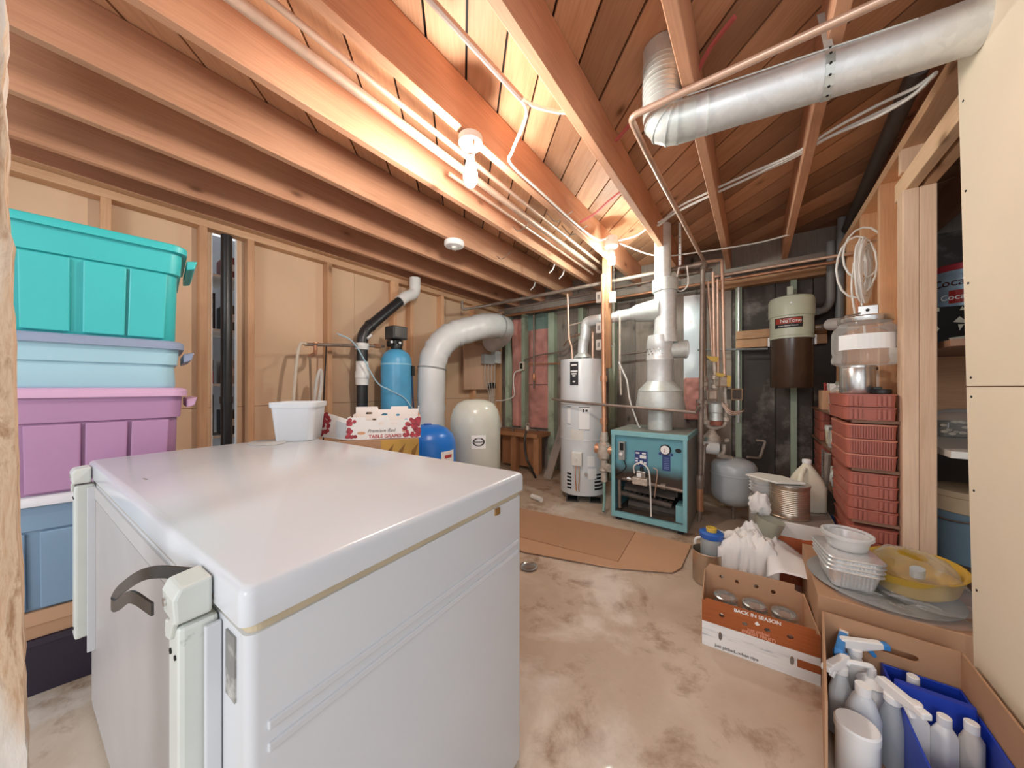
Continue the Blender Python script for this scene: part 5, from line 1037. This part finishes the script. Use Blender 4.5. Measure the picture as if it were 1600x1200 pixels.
sprayer('white spray bottle with a blue nozzle leaning to the carton wall', .272, 1.59, .245, radians(20), WHITE, WHITE, SPRAY_B)
sprayer('blue-headed spray bottle in the left corner of the carton', .232, 1.555, .235, radians(75), GREYW, SPRAY_B, WHITE, .028)
sprayer('white-headed spray bottle in the middle of the carton', .325, 1.44, .225, radians(-60), translucent('clear_bottle', 'dfe4e8', .2, .5), WHITE, WHITE, .03)
sprayer('white spray bottle nearest to the fruit box', .222, 1.49, .225, radians(-120), GREYW, WHITE, WHITE, .03)
gbt = thing('detergent_bottle', 'grey rounded bottle with a blue oval label in the carton', 'bottle', (.262, 1.425, .0095), radians(-12)); part('bottle_body', MB().rl([(0, .075, .05, .022), (.13, .078, .052, .024), (.175, .05, .04, .018), (.19, .03, .03, .0149)]), GREYW, gbt, smooth=50); part('oval_label', MB().lathe([(.022, 0), (.022, .001)], n=20, M=mat4((0, -.026, .10), 0, pi/2) @ Matrix.Diagonal((1, 1.4, 1, 1))), plain('label_blue', '3c58a8', .5), gbt); part('cap', MB().lathe([(.018, .188), (.018, .215)], n=18), WHITE, gbt, smooth=True)
pmp = thing('pump_bottle', 'white pump dispenser bottle in the carton', 'pump bottle', (.300, 1.525, .0095), radians(200)); part('bottle_body', MB().lathe([(.035, 0), (.038, .005), (.038, .14), (.03, .165), (.018, .17)], n=24), WHITE, pmp, smooth=True); part('pump_collar', MB().lathe([(.034, .166), (.036, .17), (.02, .185), (.012, .188), (.010, .215)], n=24), WHITE, pmp, smooth=True); part('pump_spout', MB().tube(fillet([(0, 0, .205), (0, 0, .222), (.06, 0, .222), (.065, 0, .215)], .01), .008, 8), WHITE, pmp, smooth=True)
rj = thing('round_jar', 'round white lidded jar at the near left of the carton', 'jar', (.232, 1.33, .0095)); part('jar_body', MB().lathe([(.042, 0), (.045, .005), (.045, .14)], n=28), WHITE, rj, smooth=True); part('jar_lid', MB().lathe([(.048, .135), (.048, .155), (.044, .16), (.01, .161)], n=28), WHITE, rj, smooth=25)
for i, (x, y, h, m, lb) in enumerate(((.40, 1.582, .20, translucent('pink_bottle', 'd9bfb6', .4, .3), 'pinkish small bottle in the far half of the blue caddy'), (.375, 1.462, .195, WHITE, 'square white bottle in the near half of the blue caddy, left'), (.425, 1.455, .19, WHITE, 'round-shouldered white bottle in the near half of the caddy, middle'), (.475, 1.465, .195, translucent('pale_bottle', 'e6ded4', .4, .3), 'pale bottle in the near half of the caddy, right'))):
    t = thing('small_bottle', lb, 'bottle', (x, y, .0135), radians(20*i), 'small bottles in the blue caddy'); part('bottle_body', MB().rl([(0, .046, .04, .01), (h*.75, .046, .04, .012), (h*.88, .022, .022, .0109)]), m, t, smooth=50); part('cap', MB().lathe([(.014, h*.87), (.014, h*.99), (.012, h)], n=16), WHITE, t, smooth=True)
# big carton behind with trays and dish on it
c2 = thing('big_carton', 'closed brown carton carrying foil pans and the yellow dish', 'carton', (.40, 1.99, 0)); part('carton_box', MB().box(-.205, -.26, 0, .225, .26, .318), CARD, c2, bev=.003); part('tape', MB().box(-.02, -.26, .318, .02, .26, .3186), CARD2, c2)
pl = thing('serving_tray', 'grey oval serving tray under the foil pans and dish', 'tray', (.40, 1.95, .319)); part('tray_plate', MB().lathe([(.16, 0), (.20, .006), (.215, .012), (.21, .014), (.16, .005)], n=40, M=Matrix.Diagonal((1.0, 1.05, 1, 1))), plain('grey_tray', '9a9a98', .35), pl, smooth=True)
def film(c, sx, sy, h, seed, name, label, parent_lab='plastic film'):
    def fn(u, w):
        a_ = 2*pi*u; r = .25+.75*w; n1 = noise.noise(Vector((cos(a_)*2+seed, sin(a_)*2, w*3))); n2 = noise.noise(Vector((cos(a_)*6, sin(a_)*6+seed, w*8)))
        z = h*(1-w**2.2)+.012*n1+.006*n2; return (c[0]+cos(a_)*sx*r*(1+.08*n1), c[1]+sin(a_)*sy*r*(1+.08*n1), c[2]+max(.002, z))
    return solo(name, MB().grid(fn, 60, 14), PLASTIC_F, label, parent_lab, smooth=70)
fp_l = at(1324, 905, 1.38); 
for i in range(4):
    z = .334+.016*i; t = thing('foil_pan', ('lowest', 'second', 'third', 'uppermost')[i]+' foil loaf pan of the stack on the serving tray', 'foil pan', (.30, 1.90, z), radians(6+i*1.5), 'foil pans stacked on the tray')
    part('pan_wall', MB().rl([(0, .12, .17, .02), (.07, .15, .21, .025), (.072, .146, .206, .025), (.004, .115, .165, .02)], n=4), FOIL, t, smooth=40); part('pan_rim', MB().rl([(.068, .158, .218, .028), (.072, .17, .23, .03), (.076, .162, .222, .028)], n=4), FOIL, t, smooth=40)
    for k in range(9): part('flute', MB().prism([(-.045+k*.011, -.0865, .006), (-.04+k*.011, -.0885, .006), (-.035+k*.011, -.0865, .006), (-.036+k*.011, -.105, .066), (-.04+k*.011, -.107, .066), (-.044+k*.011, -.105, .066)], (0, .004, 0)), FOIL, t)
rt = thing('clear_container', 'clear round plastic container on top of the foil pans', 'container', (.305, 1.915, .46)); CLR = glassy('frosted_plastic', (.93, .93, .92), .42, .25)
part('container_wall', MB().lathe([(.055, 0), (.06, .004), (.072, .05), (.07, .05), (.056, .006)], n=32), CLR, rt, smooth=True); part('container_rim', MB().lathe([(.07, .046), (.08, .048), (.08, .062), (.074, .064), (.07, .056)], n=32, cap=False), CLR, rt, smooth=True)
yd = thing('oval_dish', 'yellow oval baking dish wrapped in clear plastic', 'dish', (.50, 1.98, .334), radians(62)); YD = plain('mustard_glaze', 'cfa63a', .3, var=.12, scale=4)
part('dish_wall', MB().loft([[(x*k, y*k2, z) for x, y in circ(1, 36)] for k, k2, z in ((.13, .085, 0), (.16, .11, .02), (.185, .13, .085), (.192, .136, .09), (.178, .123, .088), (.15, .10, .03), (.12, .08, .012))]), YD, yd, smooth=60)
part('dish_bow', MB().loft([[(x*.035+.05, y*.02, z) for x, y in circ(1, 12)] for z in (.03, .06)]), plain('pale_blue_cloth', 'c9d6de', .7), yd, smooth=True)
film((.50, 1.98, .345), .155, .215, .115, 2.0, 'plastic_bag', 'crinkled clear bag over the yellow dish', 'plastic bag')
film((.42, 1.80, .320), .17, .085, .022, 7.0, 'plastic_wrap', 'crumpled clear wrap on the carton edge below the yellow dish', 'plastic wrap')
# orange and white box with can, jug and bowls
ob2 = thing('orange_box', 'orange and white cardboard box under the milk jug', 'box', (.225, 2.70, 0)); part('box_body', MB().box(-.135, -.24, 0, .14, .24, .345), plain('white_orange_card', 'e3dcd4', .6, var=.05), ob2, bev=.003)
part('orange_print', MB().prism([(-.135, -.2405, .0), (.14, -.2405, .0), (.14, -.2405, .29), (.0, -.2405, .262), (-.135, -.2405, .262)], (0, -.0015, 0)), plain('orange_print', 'c4663c', .6), ob2); part('top_flap', MB().box(-.13, -.235, .345, .135, .235, .347), plain('grey_card', '948a80', .7), ob2)
CX, CY, CZ = .165, 2.585, .348
ca = thing('food_can', 'large ribbed tin can on the orange box', 'can', (CX, CY, CZ)); cr = .096
prof = [(cr, 0), (cr+.003, .002), (cr+.003, .008), (cr, .011)]+[(cr-(.0022 if k % 2 else 0), .03+k*.0055) for k in range(27)]+[(cr, .185), (cr+.003, .188), (cr+.003, .195), (cr-.004, .196)]
part('can_wall', MB().lathe(prof, n=40), TIN, ca, smooth=25); part('can_rim', MB().lathe([(cr+.004, .19), (cr+.004, .197), (cr-.002, .198)], n=40), STEEL, ca, smooth=True)
mj_ = thing('milk_jug', 'cream plastic milk jug with a white cap on the orange box', 'jug', (.265, 2.80, CZ), radians(25)); JUG = translucent('cream_jug', 'ece6d0', .4, .12)
part('jug_body', MB().rl([(0, .145, .145, .03), (.006, .155, .155, .035), (.15, .157, .157, .04), (.20, .135, .135, .05), (.25, .085, .085, .04), (.275, .05, .05, .0249), (.285, .042, .042, .0209), (.295, .042, .042, .0209)], n=6), JUG, mj_, smooth=60)
part('jug_handle', MB().tube(fillet([(-.03, -.03, .26), (-.085, -.085, .22), (-.085, -.085, .13)], .03), .015, 10), JUG, mj_, smooth=True); part('jug_cap', MB().lathe([(.023, .29), (.0235, .292), (.0235, .31), (.021, .313)], n=20), WHITE, mj_, smooth=True)
bwx, bwy = .045, 2.66
for i in range(4): 
    b = lath('paper_bowl', ('lowest', 'second', 'third', 'uppermost')[i]+' white bowl of the stack left of the tin can', 'bowl', (bwx, bwy, .43+i*.022), [(.05, 0), (.075, .03), (.078, .032), (.07, .031), (.045, .004)], WHITE); b['group'] = 'bowls stacked left of the can'
solo('bowl_stand_jar', MB().lathe([(.06, 0), (.065, .01), (.065, .41), (.055, .425)], (bwx-.012, bwy, .003), 24), glassy('smoky_jar', (.55, .53, .48), .5), 'tall smoky jar standing on the floor under the bowls', 'jar', smooth=True)
solo('flat_lid', MB().prism([(-.05, 2.60, .551), (.10, 2.48, .551), (.24, 2.56, .551), (.14, 2.68, .551), (.02, 2.70, .551)], (0, 0, .012)), OFFWHITE, 'flat white lid resting on the can and bowls', 'lid', bev=.004)
# tin with jar, glass vase, cloth, sheets
tcx = atz(1098, 915, 0.004); tn = thing('food_can', 'open tin can on the floor left of the fruit box', 'can', (tcx.x+.02, tcx.y+.075, .004)); part('can_wall', MB().lathe([(.078, 0), (.08, .003), (.08, .172), (.082, .175), (.08, .178), (.077, .176), (.076, .01), (.01, .008)], n=32), TIN, tn, smooth=True)
jx, jy = tcx.x+.045, tcx.y+.12
pj = thing('blue_lid_jar', 'clear plastic jar with blue lid and yellow ring in the tin can', 'jar', (jx-.012, jy-.022, .06)); part('jar_wall', MB().lathe([(.048, 0), (.055, .01), (.056, .17), (.05, .19)], n=28), glassy('grey_jar', (.6, .62, .62), .5), pj, smooth=True); part('blue_lid', MB().lathe([(.060, .19), (.062, .193), (.062, .218), (.055, .223), (.01, .224)], n=28), plain('lid_blue', '2d62b8', .4), pj, smooth=True); part('yellow_ring', MB().lathe([(.027, .224), (.028, .245), (.022, .247), (.02, .228)], n=20, cap=False), plain('ring_yellow', 'e0b94a', .5), pj, smooth=True)
wt = thing('white_pitcher', 'white plastic pitcher behind the blue-lid jar', 'pitcher', (-.20, 2.36, .003)); part('pitcher_wall', MB().rl([(0, .10, .10, .03), (.20, .12, .12, .035), (.198, .112, .112, .03), (.01, .09, .09, .03)], n=5), glassy('milky_pitcher', (.9, .9, .9), .7, .3), wt, smooth=50); part('pitcher_handle', MB().tube(fillet([(-.06, -.02, .19), (-.10, -.03, .18), (-.10, -.03, .10), (-.055, -.02, .08)], .02), .008, 8), WHITE, wt, smooth=True)
gv_ = thing('glass_vase', 'olive tinted glass vase leaning behind the white cloth', 'vase', (.03, 2.40, .20)); part('vase_wall', MB().lathe([(.045, 0), (.05, .005), (.07, .17), (.067, .17), (.047, .01)], n=28, M=Matrix.Rotation(radians(14), 4, 'Y')), glassy('olive_glass', (.55, .53, .42), .55, .15), gv_, smooth=True)
sup = thing('hidden_carton', 'low brown carton under the white cloth and vase', 'carton', (.0, 2.33, 0)); part('carton_box', MB().box(-.10, -.13, 0, .10, .18, .198), CARD, sup, bev=.003); part('carton_tape', MB().box(-.02, -.151, 0, .02, -.15, .198), CARD2, sup)
def cloth(fn, nu, nv, name, label, cat, m):
    o = solo(name, MB().grid(fn, nu, nv), m, label, cat, smooth=80); md = o.modifiers.new('solid', 'SOLIDIFY'); md.thickness = .003; return o
CLOTH = plain('white_cloth', 'e6e2de', .85, var=.06, scale=5)
def cfn(u, w):
    x = -.17+.27*u; y = 2.10+.26*w; z = .225+.05*sin(u*9+w*3)*.4+.05*noise.noise(Vector((u*4, w*3, 1)))+.045*abs(noise.noise(Vector((u*8+w*4, w*2, 4))))+.025*noise.noise(Vector((u*16, w*9, 2)))+.07*(1-abs(2*u-1))*.6+.05*w-.12*max(0, .35-u)
    if w < .3: z -= .6*(.3-w); y = 2.172-.03*(.3-w)
    return (x+.02*noise.noise(Vector((u*3, w*6, 8))), y-(.03*abs(noise.noise(Vector((u*9, w*2, 5)))) if w < .3 else 0), max(.2 if w > .3 else .03, z))
cloth(cfn, 34, 30, 'white_cloth', 'crumpled white cloth heaped behind the fruit box', 'cloth', CLOTH)
def sfn(u, w):
    x = .045+.20*u+.02*w; y = 2.04+.36*w; z = .20+.04*w+.04*sin(w*2.4+u*2)+.03*noise.noise(Vector((u*2, w*2, 3)))-.05*(u-.5)**2
    return (x, y, z)
cloth(sfn, 16, 16, 'plastic_sheet', 'white plastic sheet bulging between fruit box and orange box', 'plastic sheet', plain('white_sheet', 'e9e5e3', .35, var=.03))
blob((.02, 2.47, .36), (.05, .04, .07), 21, CLOTH, 'cloth_wad', 'upright wad of white cloth beside the orange box', 'cloth', .3)
solo('blue_bin', MB().rl([(0, .05, .12, .01), (.30, .06, .14, .01)], mat4((.372, 2.85, .0))), BLUE_T, 'narrow blue bin between the orange box and the trays', 'bin', smooth=50)

# small lines and wires at the back wall
vl = solo('valve_row', MB().cyl((-3.0, 3.60, .565), (-2.25, 3.60, .565), .013, n=10), IRON, 'short valve pipe lying along the low wooden ledge', 'pipe', smooth=True)
for x in (-2.86, -2.40):
    part('tap_body', MB().lathe([(.02, -.02), (.03, 0), (.022, .03), (.012, .05)], (x, 3.60, .565), 10), VALVE, vl, True, smooth=30)
    part('tap_handle', MB().tube([(x+.03*cos(q), 3.60, .625+.02*sin(q)) for q in [k*pi/6 for k in range(13)]], .005, 6), VALVE, vl, True)
part('pipe_support', MB().box(-2.66, 3.59, .52, -2.62, 3.61, .56), IRON, vl, True)
cabl('black_hose', [(-2.40, 3.57, .55), (-2.39, 3.52, .45), (-2.36, 3.50, .25), (-2.25, 3.46, .10), (-2.15, 3.40, .02)], .014, BLACK, 'black hose dropping from the ledge valve to the floor', 8)
vd = run('vent_drop', [(-2.45, 3.83, 2.14), (-2.45, 3.83, 1.10)], .012, IRON, 'dark vertical pipe with a small valve in front of the pink insulation')
part('drop_valve', MB().lathe([(.016, -.05), (.026, -.03), (.026, .03), (.016, .05)], (-2.45, 3.83, 1.26), 10), COPPER, vd, True, smooth=30)
run('wall_pipe', [(-2.62, 3.84, 1.50), (-2.35, 3.83, 1.56), (-2.0, 3.83, 1.58), (-1.80, 3.84, 1.72)], .010, IRON, 'thin iron pipe rising across the pink insulation to the heater')
run('wall_pipe', [(-2.55, 3.84, 1.44), (-2.02, 3.84, 1.43)], .010, COPPER, 'short copper pipe low across the green studs')
ol = thing('outlet_box', 'small cream outlet box on a green stud of the back wall', 'outlet', (-2.67, 3.875, 1.42)); part('box_body', MB().box(-.035, -.03, -.06, .035, .009, .06), plain('cream_outlet', 'd8d2c0', .5), ol, bev=.004); part('socket_plate', MB().box(-.02, -.033, -.04, .02, -.03, .04), DARK, ol)
cabl('white_wire', [(-2.67, 3.85, 1.36), (-2.78, 3.84, 1.33), (-2.80, 3.83, 1.18), (-2.78, 3.82, 1.0), (-2.95, 3.80, .93), (-3.08, 3.78, .92)], .008, CABLE_W, 'white wire from the outlet box to the left wall')
cabl('white_wire', [(-1.0, 3.0, 1.35), (-.95, 2.99, 1.24), (-.92, 2.98, 1.17), (-.90, 3.0, 1.0), (-.84, 3.02, .80), (-.82, 3.03, .762)], .007, CABLE_W, 'white cord dropping from the post to the boiler top')
cabl('white_wire', [(-.52, 3.10, 2.14), (-.545, 3.08, 1.98), (-.50, 3.08, 1.93), (-.45, 3.08, 1.98), (-.46, 3.10, 2.14)], .006, CABLE_W, 'white wire loop hanging from the iron pipe beside the flue')
hg = solo('pipe_strap', MB().box(-.53, 3.137, 2.17, -.51, 3.14, 2.535), WHITE, 'white perforated strap holding the iron pipe by the flue', 'strap')
for k in range(5): part('strap_hole', MB().cyl((-.52, 3.1365, 2.21+k*.05), (-.52, 3.135, 2.21+k*.05), .004, n=8), DARK, hg, True)
run('wall_pipe', [(-1.28, 3.86, 1.50), (-.80, 3.86, 1.53)], .012, IRON, 'rusty pipe stub on the planks between heater and flue')
